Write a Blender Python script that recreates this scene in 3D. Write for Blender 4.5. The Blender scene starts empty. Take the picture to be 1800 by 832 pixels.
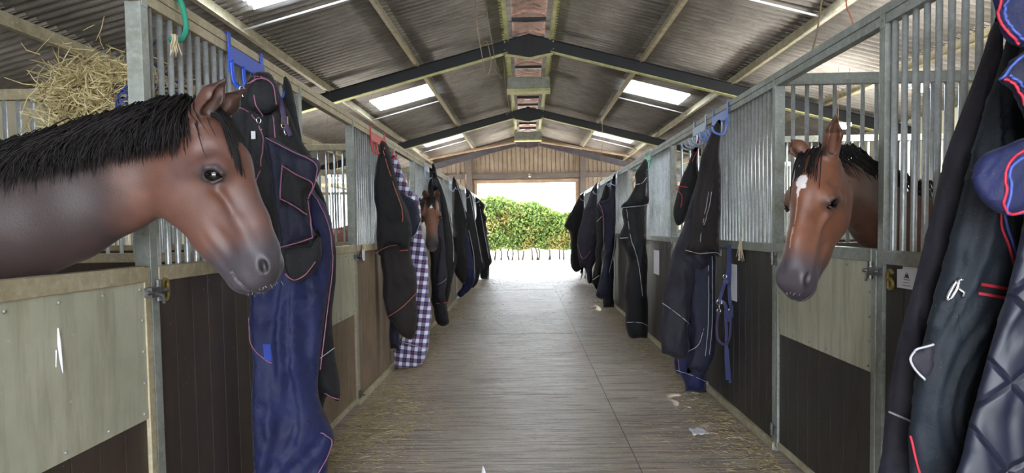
import bpy, bmesh, math, random
import numpy as np
from mathutils import Vector, Matrix, noise
from mathutils.geometry import delaunay_2d_cdt
C = bpy.context.scene.collection
sc = bpy.context.scene
PI = math.pi
random.seed(7)

# ---------------------------------------------------------------- camera
cam = bpy.data.cameras.new('camera'); co = bpy.data.objects.new('camera', cam); C.objects.link(co)
cam.sensor_fit = 'HORIZONTAL'; cam.sensor_width = 36.0; cam.lens = 36.0*1200/1800
cam.shift_y = 42.3/1800; cam.clip_start = .05; cam.clip_end = 400
Rc = Matrix(((0.999651, -0.014571, -0.02203), (0.021304, -0.048266, 0.998607), (-0.015614, -0.998728, -0.047939)))
m = Matrix.Identity(4)
for i in range(3):
    m[i][0] = Rc[i][0]; m[i][1] = -Rc[i][1]; m[i][2] = -Rc[i][2]
m[2][3] = 1.455
co.matrix_world = m
sc.camera = co

# ---------------------------------------------------------------- world, sun, exposure
w = bpy.data.worlds.new('world'); sc.world = w; w.use_nodes = True
nt = w.node_tree; nt.nodes.clear()
wo = nt.nodes.new('ShaderNodeOutputWorld'); bg = nt.nodes.new('ShaderNodeBackground')
bg.inputs[0].default_value = (.86, .93, 1.0, 1); bg.inputs[1].default_value = 5.8
nt.links.new(bg.outputs[0], wo.inputs[0])
sun = bpy.data.lights.new('sun', 'SUN'); sun.energy = 7.0; sun.angle = .02; sun.color = (1, .95, .86)
so = bpy.data.objects.new('sun', sun); C.objects.link(so)
so.rotation_euler = (math.radians(-28), math.radians(0), math.radians(-22))
vs = sc.view_settings
vs.view_transform = 'Standard'; vs.look = 'None'; vs.gamma = 1; vs.use_curve_mapping = False
vs.exposure = 1.85
sc.cycles.max_bounces = 8; sc.cycles.diffuse_bounces = 5; sc.cycles.transparent_max_bounces = 12
sc.cycles.sample_clamp_indirect = 8
sc.cycles.caustics_reflective = False; sc.cycles.caustics_refractive = False

# ---------------------------------------------------------------- materials
MATS = {}
def srgb(c):
    return tuple(((v/255)/12.92 if v/255 <= .04045 else ((v/255+.055)/1.055)**2.4) for v in c)+(1,)
class NT:
    def __init__(s, name):
        s.m = bpy.data.materials.new(name); s.m.use_nodes = True; s.t = s.m.node_tree
        s.b = s.t.nodes['Principled BSDF']; MATS[name] = s.m
    def n(s, typ, **k):
        x = s.t.nodes.new(typ)
        for a, v in k.items():
            if a[0] == '_': setattr(x, a[1:], v)
        return x
    def l(s, a, b): s.t.links.new(a, b)
    def coord(s, scale=(1, 1, 1), kind='Object', rot=(0, 0, 0)):
        tc = s.n('ShaderNodeTexCoord'); mp = s.n('ShaderNodeMapping'); s.l(tc.outputs[kind], mp.inputs[0])
        mp.inputs['Scale'].default_value = scale; mp.inputs['Rotation'].default_value = rot
        return mp.outputs[0]
    def noise(s, vec, scale, detail=4, rough=.6, dist=0):
        x = s.n('ShaderNodeTexNoise'); s.l(vec, x.inputs['Vector']); x.inputs['Scale'].default_value = scale
        x.inputs['Detail'].default_value = detail; x.inputs['Roughness'].default_value = rough; x.inputs['Distortion'].default_value = dist
        return x.outputs[0]
    def ramp(s, fac, stops):
        x = s.n('ShaderNodeValToRGB'); s.l(fac, x.inputs[0]); e = x.color_ramp.elements
        while len(e) < len(stops): e.new(.5)
        for i, (p, c) in enumerate(stops): e[i].position = p; e[i].color = c
        return x.outputs[0]
    def mix(s, fac, a, b, mode='MIX'):
        x = s.n('ShaderNodeMix', _data_type='RGBA', _blend_type=mode)
        for v, sl in ((fac, 0), (a, 6), (b, 7)):
            if hasattr(v, 'links'): s.l(v, x.inputs[sl])
            else: x.inputs[sl].default_value = v
        return x.outputs[2]
    def math(s, op, a, b=0.0, c=0.0):
        x = s.n('ShaderNodeMath', _operation=op)
        for i, v in enumerate((a, b, c)):
            if hasattr(v, 'links'): s.l(v, x.inputs[i])
            else: x.inputs[i].default_value = v
        return x.outputs[0]
    def bump(s, h, strength=.3, dist=.01):
        x = s.n('ShaderNodeBump'); s.l(h, x.inputs['Height']); x.inputs['Strength'].default_value = strength; x.inputs['Distance'].default_value = dist
        s.l(x.outputs[0], s.b.inputs['Normal'])
    def base(s, v):
        if hasattr(v, 'links'): s.l(v, s.b.inputs['Base Color'])
        else: s.b.inputs['Base Color'].default_value = v
    def set(s, **k):
        for a, v in k.items(): s.b.inputs[a.replace('_', ' ')].default_value = v
G = lambda v: (v, v, v, 1)

def galv(name, c1, c2, c3, metal=.35, rough=.5):
    s = NT(name); v = s.n('ShaderNodeNewGeometry').outputs['Position']
    vo = s.n('ShaderNodeTexVoronoi'); s.l(v, vo.inputs['Vector']); vo.inputs['Scale'].default_value = 70
    n1 = s.noise(v, 6, 5, .65)
    col = s.mix(s.ramp(n1, [(.35, G(0)), (.65, G(1))]), srgb(c1), srgb(c2))
    n2 = s.noise(v, 30, 3, .7)
    col = s.mix(s.ramp(n2, [(.5, G(0)), (.75, G(.6))]), col, srgb(c3))
    bw = s.n('ShaderNodeRGBToBW'); s.l(vo.outputs['Color'], bw.inputs[0]); col = s.mix(.08, col, bw.outputs[0], 'OVERLAY')
    s.base(col); s.set(Metallic=metal, Roughness=rough); s.bump(n2, .12, .002)
    return s
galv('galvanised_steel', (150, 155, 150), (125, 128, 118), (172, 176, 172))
galv('galvanised_dusty_lit', (172, 160, 132), (150, 140, 112), (190, 184, 165), .2, .6)  # same dusty steel for the left row, its warmer light put into the colour
galv('galvanised_purlin', (176, 168, 142), (144, 134, 106), (200, 194, 170), .1, .6)
galv('galvanised_yellowgreen', (196, 200, 140), (160, 160, 110), (215, 215, 180), .05, .7)  # pale yellow-green steel for flanges, box edges and ridge purlins
galv('tarnished_metal', (105, 105, 105), (70, 68, 66), (150, 150, 150), .6, .4)

def wood(name, c1, c2, c3, rough=.6, sc_=(14, 14, .9)):
    s = NT(name); v = s.coord(sc_)
    n1 = s.noise(v, 2.2, 6, .65, .6); v2 = s.coord(); n2 = s.noise(v2, 2.0, 4, .6)
    col = s.mix(s.ramp(n1, [(.3, G(0)), (.7, G(1))]), srgb(c1), srgb(c2))
    col = s.mix(s.ramp(n2, [(.45, G(0)), (.75, G(.75))]), col, srgb(c3))
    n3 = s.noise(v2, 60, 2, .5)
    col = s.mix(s.ramp(n3, [(.72, G(0)), (.78, G(.5))]), col, srgb((165, 155, 140)))
    s.base(col); s.set(Roughness=rough); s.bump(n1, .25, .004)
wood('dark_board', (56, 43, 34), (40, 31, 25), (70, 58, 48), .5)
wood('dark_board_grey', (46, 41, 36), (33, 30, 26), (58, 53, 46), .5)
wood('light_board', (118, 100, 78), (92, 76, 58), (140, 122, 98), .7)
wood('gable_board', (186, 166, 142), (156, 136, 112), (204, 188, 164), .75)
wood('timber_grey', (128, 116, 108), (104, 94, 90), (146, 132, 120), .75, (2, 2, 14))
wood('pale_timber', (196, 168, 140), (168, 138, 110), (210, 186, 160), .7, (2, 2, 2))

s = NT('door_sheet'); v = s.coord(); n1 = s.noise(v, 2.3, 5, .6); vs2 = s.coord((6, 6, .8)); n2 = s.noise(vs2, 3, 4, .6)
col = s.mix(s.ramp(n1, [(.3, G(0)), (.7, G(1))]), srgb((196, 195, 174)), srgb((164, 164, 142)))
col = s.mix(s.ramp(n2, [(.45, G(0)), (.7, G(.7))]), col, srgb((146, 142, 118)))
n3 = s.noise(v, 40, 2, .5); col = s.mix(s.ramp(n3, [(.7, G(0)), (.76, G(.6))]), col, srgb((205, 200, 185)))
s.base(col); s.set(Roughness=.42, Metallic=.25); s.bump(n1, .1, .01)

s = NT('roof_sheet'); v = s.coord(); n1 = s.noise(v, 1.4, 6, .7); n2 = s.noise(s.coord((1, 9, 1)), 3, 4, .7)
col = s.mix(s.ramp(n1, [(.3, G(0)), (.7, G(1))]), srgb((158, 153, 147)), srgb((122, 117, 112)))
col = s.mix(s.ramp(n2, [(.45, G(0)), (.7, G(.8))]), col, srgb((172, 168, 162)))
n3 = s.noise(v, 30, 3, .6); col = s.mix(s.ramp(n3, [(.6, G(0)), (.75, G(.5))]), col, srgb((66, 60, 56)))
s.base(col); s.set(Roughness=.9); s.bump(n3, .2, .004)
s = NT('ridge_tile'); v = s.coord(); n1 = s.noise(v, 5, 4, .6)
s.base(s.ramp(n1, [(.35, srgb((150, 112, 96))), (.5, srgb((176, 144, 130))), (.65, srgb((122, 92, 80)))])); s.set(Roughness=.85)

s = NT('painted_beam'); v = s.coord(); n1 = s.noise(v, 4, 4, .6)
s.base(s.ramp(n1, [(.3, srgb((20, 22, 27))), (.7, srgb((30, 32, 38)))])); s.set(Roughness=.45)
s = NT('painted_beam_grey'); v = s.coord(); n1 = s.noise(v, 4, 4, .6)
s.base(s.ramp(n1, [(.3, srgb((96, 92, 100))), (.7, srgb((120, 112, 116)))])); s.set(Roughness=.55)

s = NT('rooflight_sheet'); s.t.nodes.remove(s.b)
tr = s.n('ShaderNodeBsdfTranslucent'); tp = s.n('ShaderNodeBsdfTransparent'); ms = s.n('ShaderNodeMixShader'); o = s.t.nodes['Material Output']
tr.inputs[0].default_value = (.95, .97, 1, 1); tp.inputs[0].default_value = (.9, .93, .95, 1); ms.inputs[0].default_value = .45
s.l(tp.outputs[0], ms.inputs[1]); s.l(tr.outputs[0], ms.inputs[2]); s.l(ms.outputs[0], o.inputs[0])

galv('bar_steel', (188, 194, 196), (160, 164, 162), (205, 210, 212), .45, .38)
# brushed concrete aisle
s = NT('brushed_concrete'); v = s.coord()
br = s.noise(s.coord((1.0, 17, 1)), 1.7, 4, .75, .25); br2 = s.noise(s.coord((.5, 30, 1)), 1.8, 3, .6)
big = s.noise(v, .7, 5, .6); fine = s.noise(v, 60, 3, .6)
col = s.mix(s.ramp(big, [(.35, G(0)), (.65, G(1))]), srgb((172, 158, 146)), srgb((150, 134, 120)))
col = s.mix(s.ramp(br, [(.49, G(0)), (.56, G(.7))]), col, srgb((92, 83, 76)))
col = s.mix(s.ramp(fine, [(.55, G(0)), (.72, G(.5))]), col, srgb((178, 168, 154)))
sx = s.n('ShaderNodeSeparateXYZ'); tc = s.n('ShaderNodeTexCoord'); s.l(tc.outputs['Object'], sx.inputs[0])
s.base(col)
rr = s.ramp(br2, [(.3, G(.34)), (.7, G(.6))]); s.l(rr, s.b.inputs['Roughness'])
hh = s.math('ADD', s.math('MULTIPLY', br, 1.0), s.math('MULTIPLY', br2, .6)); s.bump(hh, 1.0, .03)
s.set(Specular_IOR_Level=.4)
s = NT('joint_filler'); s.base(srgb((104, 92, 82))); s.set(Roughness=.9)

s = NT('outside_concrete'); v = s.coord(); n1 = s.noise(v, 2, 5, .6)
s.base(s.ramp(n1, [(.3, srgb((196, 190, 180))), (.7, srgb((214, 208, 198)))])); s.set(Roughness=.9)
s = NT('cream_cladding'); v = s.coord(); n1 = s.noise(v, 2, 4, .6)
s.base(s.ramp(n1, [(.3, srgb((196, 192, 170))), (.7, srgb((168, 164, 142)))])); s.set(Roughness=.7)
s = NT('block_wall'); v = s.coord(); n1 = s.noise(v, 3, 4, .6)
s.base(s.ramp(n1, [(.3, srgb((110, 104, 96))), (.7, srgb((86, 80, 74)))])); s.set(Roughness=.9)
def plain(name, c, rough=.6, metal=0, **k):
    s = NT(name); v = s.coord(); n1 = s.noise(v, 12, 3, .6)
    a = srgb(c); b = tuple(x*.8 for x in a[:3])+(1,)
    s.base(s.mix(n1, a, b)); s.set(Roughness=rough, Metallic=metal, **k); return s
plain('brass', (150, 130, 70), .5, .6); plain('chrome', (215, 215, 220), .2, .9)
plain('paper', (226, 226, 232), .7); plain('ink', (50, 55, 70), .8)
plain('rack_blue', (38, 82, 200), .35); plain('rack_red', (200, 70, 60), .45); plain('rack_grey', (170, 185, 200), .4, .3); plain('rack_paleblue', (110, 140, 215), .35); plain('rack_green', (130, 200, 180), .4)
plain('twine_green', (40, 140, 115), .8); plain('twine_cream', (205, 190, 160), .9); plain('twine_brown', (140, 122, 96), .9)
plain('piping_pink', (150, 96, 124), .7); plain('piping_white', (180, 180, 186), .6); plain('piping_red', (190, 40, 66), .6); plain('piping_orange', (196, 110, 96), .7); plain('piping_blue', (70, 90, 170), .6)
plain('strap_red', (176, 36, 52), .6); plain('strap_navy', (42, 50, 100), .55); plain('rope_purple', (72, 58, 92), .8)
plain('eye_black', (14, 10, 9), .04); plain('lid_dark', (30, 24, 24), .4); plain('eyeshine', (200, 205, 220), .1)
plain('hay_net_blue', (40, 60, 130), .7); plain('plastic_dark', (60, 74, 84), .5)

def cloth(name, c, c2, rough=.75, sheen=.04, weave=900, bumpn=.3):
    rough = max(rough, .68)
    s = NT(name); v = s.coord(); n1 = s.noise(v, 7, 4, .6); n2 = s.noise(v, 26, 4, .65, .4)
    col = s.mix(s.ramp(n1, [(.35, G(0)), (.7, G(1))]), srgb(c), srgb(c2))
    n3 = s.noise(v, 140, 2, .5); col = s.mix(s.ramp(n3, [(.7, G(0)), (.8, G(.35))]), col, srgb((150, 140, 130)))
    sheen = min(sheen, .05); s.base(col); s.set(Roughness=rough, Specular_IOR_Level=.35, Sheen_Weight=sheen, Sheen_Roughness=.4); s.bump(s.math('ADD', n2, s.math('MULTIPLY', n1, 1.6)), bumpn, .015)
cloth('rug_navy', (27, 33, 74), (21, 26, 58), .55, .2); cloth('rug_navy2', (25, 28, 50), (19, 21, 38), .5, .2)
cloth('rug_black', (27, 26, 29), (18, 18, 21)); cloth('rug_brown', (38, 31, 31), (27, 23, 24)); cloth('rug_purple', (42, 39, 51), (31, 29, 38), .55)
cloth('rug_teal', (22, 30, 40), (16, 22, 30), .5); cloth('rug_teal2', (30, 37, 44), (26, 31, 37)); cloth('rug_blue', (44, 66, 150), (36, 56, 130))
s = NT('rug_quilt'); v = s.coord(); n1 = s.noise(v, 7, 4, .6)
vq = s.coord((1, 0, 1), rot=(0, math.radians(38), 0)); sq = s.n('ShaderNodeSeparateXYZ'); s.l(vq, sq.inputs[0])
def tri(u, per): return s.math('ABSOLUTE', s.math('SUBTRACT', s.math('FRACT', s.math('MULTIPLY', u, 1/per)), .5))
q = s.math('MAXIMUM', tri(sq.outputs[0], .15), tri(sq.outputs[2], .19)); hq = s.math('POWER', s.math('SUBTRACT', 1.0, q), 1.0)
hq2 = s.math('SMOOTH_MIN', s.math('MULTIPLY', s.math('SUBTRACT', .5, q), 16), 1.0, .4)
s.base(s.ramp(n1, [(.35, srgb((22, 26, 46))), (.7, srgb((16, 18, 33)))])); s.set(Roughness=.5, Sheen_Weight=.03)
s.bump(s.math('ADD', hq2, s.math('MULTIPLY', n1, .3)), .7, .012)
s = NT('rug_plaid'); v = s.coord((1, 0, 1), rot=(0, math.radians(-8), 0)); sp = s.n('ShaderNodeSeparateXYZ'); s.l(v, sp.inputs[0])
def band(u, per, a, b):
    f = s.math('FRACT', s.math('MULTIPLY', u, 1/per)); return s.math('MULTIPLY', s.math('GREATER_THAN', f, a), s.math('LESS_THAN', f, b))
bx_, bz_ = band(sp.outputs[0], .072, .55, 1.0), band(sp.outputs[2], .085, .55, 1.0)
ss = s.math('MULTIPLY', s.math('ADD', bx_, bz_), .5)
col = s.ramp(ss, [(0, srgb((30, 32, 62))), (.5, srgb((122, 120, 160))), (1, srgb((226, 224, 236)))])
rl = s.math('MAXIMUM', band(sp.outputs[0], .072, .24, .3), band(sp.outputs[2], .085, .24, .3))
col = s.mix(s.math('MULTIPLY', rl, .6), col, srgb((150, 60, 80))); s.base(col); s.set(Roughness=.85, Sheen_Weight=.2)

s = NT('hay'); oi = s.n('ShaderNodeObjectInfo'); gi = s.n('ShaderNodeNewGeometry')
s.base(s.ramp(gi.outputs['Random Per Island'], [(0, srgb((130, 116, 78))), (.5, srgb((170, 154, 108))), (1, srgb((196, 184, 140)))])); s.set(Roughness=.7)
s = NT('leaf'); gi = s.n('ShaderNodeNewGeometry'); v = s.coord(); n1 = s.noise(v, .9, 3, .6)
c0 = s.ramp(gi.outputs['Random Per Island'], [(0, srgb((50, 74, 36))), (.5, srgb((84, 108, 50))), (1, srgb((112, 122, 60)))])
c0 = s.mix(s.ramp(n1, [(.45, G(0)), (.6, G(.7))]), c0, srgb((112, 98, 50))); s.base(c0); s.set(Roughness=.6)
tl = s.n('ShaderNodeBsdfTranslucent'); mx = s.n('ShaderNodeMixShader'); s.l(c0, tl.inputs[0]); mx.inputs[0].default_value = .45
s.l(s.b.outputs[0], mx.inputs[1]); s.l(tl.outputs[0], mx.inputs[2]); s.l(mx.outputs[0], s.t.nodes['Material Output'].inputs[0])
plain('bark', (58, 50, 42), .9)
# horse coat: colour attribute holds the coat's own markings
s = NT('horse_coat'); at = s.n('ShaderNodeAttribute', _attribute_name='coat'); v = s.coord(); n1 = s.noise(v, 9, 4, .6); n2 = s.noise(v, 220, 2, .5)
col = s.mix(s.math('MULTIPLY', n1, .35), at.outputs['Color'], G(.02)); s.base(col)
s.set(Roughness=.5, Sheen_Weight=.05, Sheen_Roughness=.35, Specular_IOR_Level=.35); s.bump(s.math('ADD', s.math('MULTIPLY', n2, .6), n1), .22, .004)
s = NT('horse_hair'); gi = s.n('ShaderNodeNewGeometry')
s.base(s.ramp(gi.outputs['Random Per Island'], [(0, srgb((14, 12, 13))), (.8, srgb((30, 26, 28))), (1, srgb((40, 33, 31)))])); s.set(Roughness=.6, Specular_IOR_Level=.25)

# ---------------------------------------------------------------- helpers
def tag(o, label=None, cat=None, group=None, kind=None):
    if label: o['label'] = label
    if cat: o['category'] = cat
    if group: o['group'] = group
    if kind: o['kind'] = kind
    return o
def empty(name, loc, label, cat, group=None):
    o = bpy.data.objects.new(name, None); C.objects.link(o); o.location = loc; o.empty_display_size = .1
    return tag(o, label, cat, group)
class MB:
    def __init__(s): s.v = []; s.f = []
    def add(s, V, F):
        k = len(s.v); s.v += [tuple(p) for p in V]; s.f += [tuple(i+k for i in f) for f in F]; return s
    def box(s, x0, x1, y0, y1, z0, z1):
        if x0 > x1: x0, x1 = x1, x0
        return s.add([(x, y, z) for x in (x0, x1) for y in (y0, y1) for z in (z0, z1)],
                     [(0, 1, 3, 2), (4, 6, 7, 5), (0, 4, 5, 1), (2, 3, 7, 6), (0, 2, 6, 4), (1, 5, 7, 3)])
    def prism(s, prof, axis, a, b):
        n = len(prof); V = []
        for t in (a, b):
            for (p, q) in prof:
                V.append({'x': (t, p, q), 'y': (p, t, q), 'z': (p, q, t)}[axis])
        F = [(i, (i+1) % n, n+(i+1) % n, n+i) for i in range(n)]+[tuple(range(n))[::-1], tuple(range(n, 2*n))]
        return s.add(V, F)
    def tube(s, pts, r, n=8, closed=False, flat=1.0):
        P = [Vector(p) for p in pts]; N = len(P); rings = []; up = None
        R = r if isinstance(r, (list, tuple)) else [r]*N
        for i in range(N):
            t = (P[(i+1) % N]-P[i-1]) if closed else (P[min(i+1, N-1)]-P[max(i-1, 0)])
            if t.length < 1e-9: t = Vector((0, 0, 1))
            t.normalize()
            if up is None: up = t.orthogonal().normalized()
            up = (up-t*up.dot(t))
            up = up.normalized() if up.length > 1e-6 else t.orthogonal().normalized()
            b = t.cross(up)
            rings.append([P[i]+(up*math.cos(2*PI*k/n)+b*math.sin(2*PI*k/n)*flat)*R[i] for k in range(n)])
        V = [p for q in rings for p in q]; F = []
        for i in range(N if closed else N-1):
            j = (i+1) % N
            for k in range(n): F.append((i*n+k, i*n+(k+1) % n, j*n+(k+1) % n, j*n+k))
        if not closed: F += [tuple(range(n))[::-1], tuple(range((N-1)*n, N*n))]
        return s.add(V, F)
    def build(s, name, mat, parent=None, smooth=False, bevel=0, kind=None, label=None, solid=0):
        me = bpy.data.meshes.new(name); me.from_pydata(s.v, [], s.f); me.update()
        o = bpy.data.objects.new(name, me); C.objects.link(o)
        bm = bmesh.new(); bm.from_mesh(me); bmesh.ops.recalc_face_normals(bm, faces=bm.faces); bm.to_mesh(me); bm.free()
        if smooth: me.polygons.foreach_set('use_smooth', [True]*len(me.polygons))
        me.materials.append(MATS[mat])
        if parent:
            o.parent = parent; o.matrix_parent_inverse = Matrix.Translation(-Vector(parent.location))
        if bevel:
            b = o.modifiers.new('bevel', 'BEVEL'); b.width = bevel; b.segments = 2; b.limit_method = 'ANGLE'
        if solid:
            b = o.modifiers.new('solid', 'SOLIDIFY'); b.thickness = solid; b.offset = 0
        if kind: o['kind'] = kind
        if label: o['label'] = label
        return o
def catmull(P, n=6, closed=False):
    P = [Vector(p) for p in P]; N = len(P); out = []
    for i in range(N if closed else N-1):
        a = P[i-1] if (closed or i > 0) else P[0]; b = P[i]; c = P[(i+1) % N]; d = P[(i+2) % N] if (closed or i+2 < N) else P[-1]
        for k in range(n):
            t = k/n; out.append(.5*((2*b)+(c-a)*t+(2*a-5*b+4*c-d)*t*t+(3*b-a-3*c+d)*t**3))
    if not closed: out.append(P[-1])
    return out
# ================================================================ the building
RX = .085; XL, XR = -1.415, 1.569
def roof_z(x): return 4.87-.262*abs(x-RX)          # underside of the sheets
# aisle floor, ground outside
MB().box(-9, 9, -8, 25.05, -.2, 0).build('floor', 'brushed_concrete', kind='structure')
MB().box(-60, 60, 25.05, 140, -.22, -.02).build('ground_outside', 'outside_concrete', kind='structure')
jm = MB()
jm.box(.658, .664, 2, 25, -.01, .0008)
jm.build('trim_1', 'joint_filler', kind='structure')
jm = MB()
for y, x0, x1 in ((5.9, -.65, .25), (9.3, -1.3, .66), (15.9, -1.3, .66), (23.2, -1.0, .9)):
    pts = [(x0+(x1-x0)*i/24, y+.012*math.sin(i*1.3)+.02*noise.noise(Vector((i*.3, y, 0))), .0) for i in range(25)]
    jm.tube(pts, .0022, 5)
jm.build('trim_2', 'joint_filler', kind='structure')

# corrugated roof sheets (with the rooflight bays left out and filled with translucent sheets)
PUR = [.40, 1.93, 3.45, 4.97, 6.5]
def sheet(mb, side, y0, y1, o0, o1, drop=0.0, amp=.030, per=.146):
    ny = max(2, int((y1-y0)/per*8)); V = []; F = []
    for j in range(ny+1):
        y = y0+(y1-y0)*j/ny; c = amp*math.cos(2*PI*y/per)
        for o_ in (o0, o1):
            x = RX+side*o_; V.append((x, y, 4.87-.262*o_+.024+c+drop*(1 if o_ == o1 else 0)))
    for j in range(ny): F.append((2*j, 2*j+1, 2*j+3, 2*j+2))
    mb.add(V, F)
roof = MB(); SKY = [(6.85, 8.0), (13.72, 14.85), (20.55, 21.6)]; wn = 0
for side in (-1, 1):
    for k in range(4):
        o0, o1 = PUR[k]-(.12 if k == 0 else .07), PUR[k+1]+.05
        if k == 1:
            y = -3.0
            for a, b in SKY+[(25.3, None)]:
                sheet(roof, side, y, a, o0, o1, -.0)
                if b is None: break
                sk = MB(); sheet(sk, side, a-.02, b+.02, o0+.06, o1-.26, -.0)
                wn += 1; sk.build('window_%d' % wn, 'rooflight_sheet', smooth=True, kind='structure', solid=.003)
                sheet(roof, side, a, b, o1-.30, o1)
                y = b
        else: sheet(roof, side, -3.0, 25.3, o0, o1, -.0)
roof.build('ceiling', 'roof_sheet', smooth=True, kind='structure', solid=.008)

# ridge caps
rc = empty('ridge_capping', (RX, 5, 4.9), 'row of pinkish cranked ridge caps seen from below along the open ridge', 'ridge capping')
for i in range(25):
    y = -2+i*1.1; cp = MB(); V = []; F = []
    prof = [(-.36, -.075), (-.2, -.045), (-.06, 0), (.06, 0), (.2, -.045), (.36, -.075)]
    for j in range(9):
        yy = y+1.14*j/8; lift = .02*(j/8)
        for (a, b) in prof: V.append((RX+a*1.15, yy, 4.945+b+lift))
    n = len(prof)
    for j in range(8):
        for k in range(n-1): F.append((j*n+k, j*n+k+1, (j+1)*n+k+1, (j+1)*n+k))
    cp.add(V, F); cp.build('ridge_cap', 'ridge_tile', rc, smooth=True, solid=.012)
    MB().box(RX-.36, RX+.36, y+.03, y+.10, 4.80, 4.86).build('batten', 'painted_beam', rc)
# purlins: zed sections running the length of the building, on top of the rafters
pl_names = {.40: 'ridge', 1.93: 'middle', 3.45: 'lower', 4.97: 'eaves-side'}
for side in (-1, 1):
    for o_ in PUR[:4]:
        x = RX+side*o_; zt = 4.87-.262*o_-.004; t = .004; s_ = -side
        mb = MB(); h = .155
        mat = 'galvanised_yellowgreen' if o_ == .40 else 'galvanised_purlin'
        mb.box(x-t, x+t, -3, 25.0, zt-h, zt)
        mb.box(x, x+s_*.06, -3, 25.0, zt-h, zt-h+2*t); mb.box(x, x-s_*.06, -3, 25.0, zt-2*t, zt)
        mb.box(x+s_*.06-t, x+s_*.06+t, -3, 25.0, zt-h, zt-h+.02)
        tag(mb.build('roof_purlin', mat), 'steel %s purlin running the length of the roof %s of the ridge' % (pl_names[o_], 'left' if side < 0 else 'right'), 'purlin', 'roof purlins')
# thin sag rods between purlins, just past each rooflight
for side in (-1, 1):
    for (a, b), nm in zip(SKY, ('nearest', 'middle', 'farthest')):
        y = b+.22; P = [(RX+side*PUR[1], y, 4.87-.262*PUR[1]-.10), (RX+side*PUR[2], y, 4.87-.262*PUR[2]-.10)]
        tag(MB().tube(P, .014, 8).build('sag_rod', 'paper', smooth=True), 'thin pale steel rod between purlins beside the %s rooflight on the %s' % (nm, 'left' if side < 0 else 'right'), 'rod', 'purlin sag rods')
# portal frames
def rafter_frame(y, mat, label, flange):
    e = empty('portal_frame', (RX, y, 0), label, 'roof frame')
    for side in (-1, 1):
        def zz(o_): return 4.71-.262*o_
        A, B = 0.0, 6.6; w2 = .006; mb = MB()
        def bar(y0, y1, t0, t1, a=A, b=B):
            V = []
            for o_ in (a, b):
                for yy in (y0, y1):
                    for t in (t0, t1): V.append((RX+side*o_, yy, zz(o_)-t))
            mb.add(V, [(0, 1, 3, 2), (4, 6, 7, 5), (0, 4, 5, 1), (2, 3, 7, 6), (0, 2, 6, 4), (1, 5, 7, 3)])
        bar(y-w2, y+w2, .006, .205); bar(y-.066, y+.066, 0, .01)
        mb.build('rafter', mat, e, bevel=0)
        mb = MB(); bar(y-.066, y+.066, .198, .21, a=.36)
        mb.build('bottom_flange', flange, e)
        mb = MB(); mb.box(RX+side*6.2, RX+side*6.4, y-.1, y+.1, 0, zz(6.3)-.2); mb.build('stanchion', mat, e)
    # apex haunch plate with its flange
    hp = MB(); hp.prism([(RX-.5, 4.71-.131-.0), (RX, 4.71), (RX+.5, 4.71-.131), (RX+.5, 4.71-.131-.2), (RX+.38, 4.385), (RX, 4.315), (RX-.38, 4.385), (RX-.5, 4.71-.131-.2)], 'y', y-.012, y+.012)
    hp.box(RX-.03, RX+.03, y-.066, y+.066, 4.33, 4.70)
    hp.build('apex_plate', mat, e)
    fl = MB()
    for side in (-1, 1):
        V = []
        for (o_, z) in ((0, 4.315), (.40, 4.39)):
            for yy in (y-.066, y+.066):
                for t in (0, .012): V.append((RX+side*o_, yy, z-t))
        fl.add(V, [(0, 1, 3, 2), (4, 6, 7, 5), (0, 4, 5, 1), (2, 3, 7, 6), (0, 2, 6, 4), (1, 5, 7, 3)])
    fl.build('haunch_flange', flange, e)
    for side in (-1, 1):
        for z in (4.46, 4.58): MB().tube([(RX+side*.41, y-.03, z), (RX+side*.41, y-.012, z)], .014, 6).build('bolt', 'chrome', e)
rafter_frame(11.7, 'painted_beam', 'dark painted steel roof frame crossing the aisle nearest the camera', 'galvanised_yellowgreen')
rafter_frame(18.6, 'painted_beam', 'dark painted steel roof frame, the middle one of the three', 'galvanised_yellowgreen')
rafter_frame(24.8, 'painted_beam_grey', 'grey roof frame against the boarded end wall', 'painted_beam_grey')
# hanging boxes under the ridge
for y, lb in ((14.3, 'grey metal box with pale lower edge hung under the ridge, nearer one'), (22.3, 'grey metal box with pale lower edge hung under the ridge, farther one')):
    e = empty('ridge_box', (RX, y, 4.3), lb, 'metal box', 'boxes under the ridge')
    mb = MB(); mb.box(RX-.44, RX+.44, y-.02, y+.28, 4.33, 4.56)
    mb.build('box_body', 'galvanised_steel', e, bevel=.004)
    MB().box(RX-.45, RX+.45, y-.03, y+.30, 4.27, 4.33).build('lower_edge', 'galvanised_yellowgreen', e, bevel=.004)
    for sx in (-.40, .40): MB().box(RX+sx-.012, RX+sx+.012, y+.1, y+.12, 4.56, 4.72).build('hanger', 'galvanised_steel', e)

# outer side walls: blockwork below, cream cladding with light gaps above
for side, nm in ((-1, 'left'), (1, 'right')):
    x = RX+side*6.45; zt = 4.87-.262*6.45
    mb = MB().box(x, x+side*.15, -3, 20.0, 0, 1.25).box(x, x+side*.15, 24.4, 25.1, 0, 1.25); mb.build('wall_%s_lower' % nm, 'block_wall', kind='structure')
    mb = MB(); y = -3.0
    while y < 25:
        if not 21.8 < y < 24.0: (mb.box(x, x+side*.03, y, y+.188, 1.25, 2.35), mb.box(x, x+side*.03, y, y+.2, 2.35, zt+.05))  # unseen end-bay openings, added to let daylight onto the end wall
        y += .20
    mb.box(x+side*.03, x+side*.09, -3, 20.1, 1.9, 1.98); mb.box(x+side*.03, x+side*.09, -3, 25.1, zt-.3, zt-.22)
    mb.build('wall_%s' % nm, 'cream_cladding', kind='structure')
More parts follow.
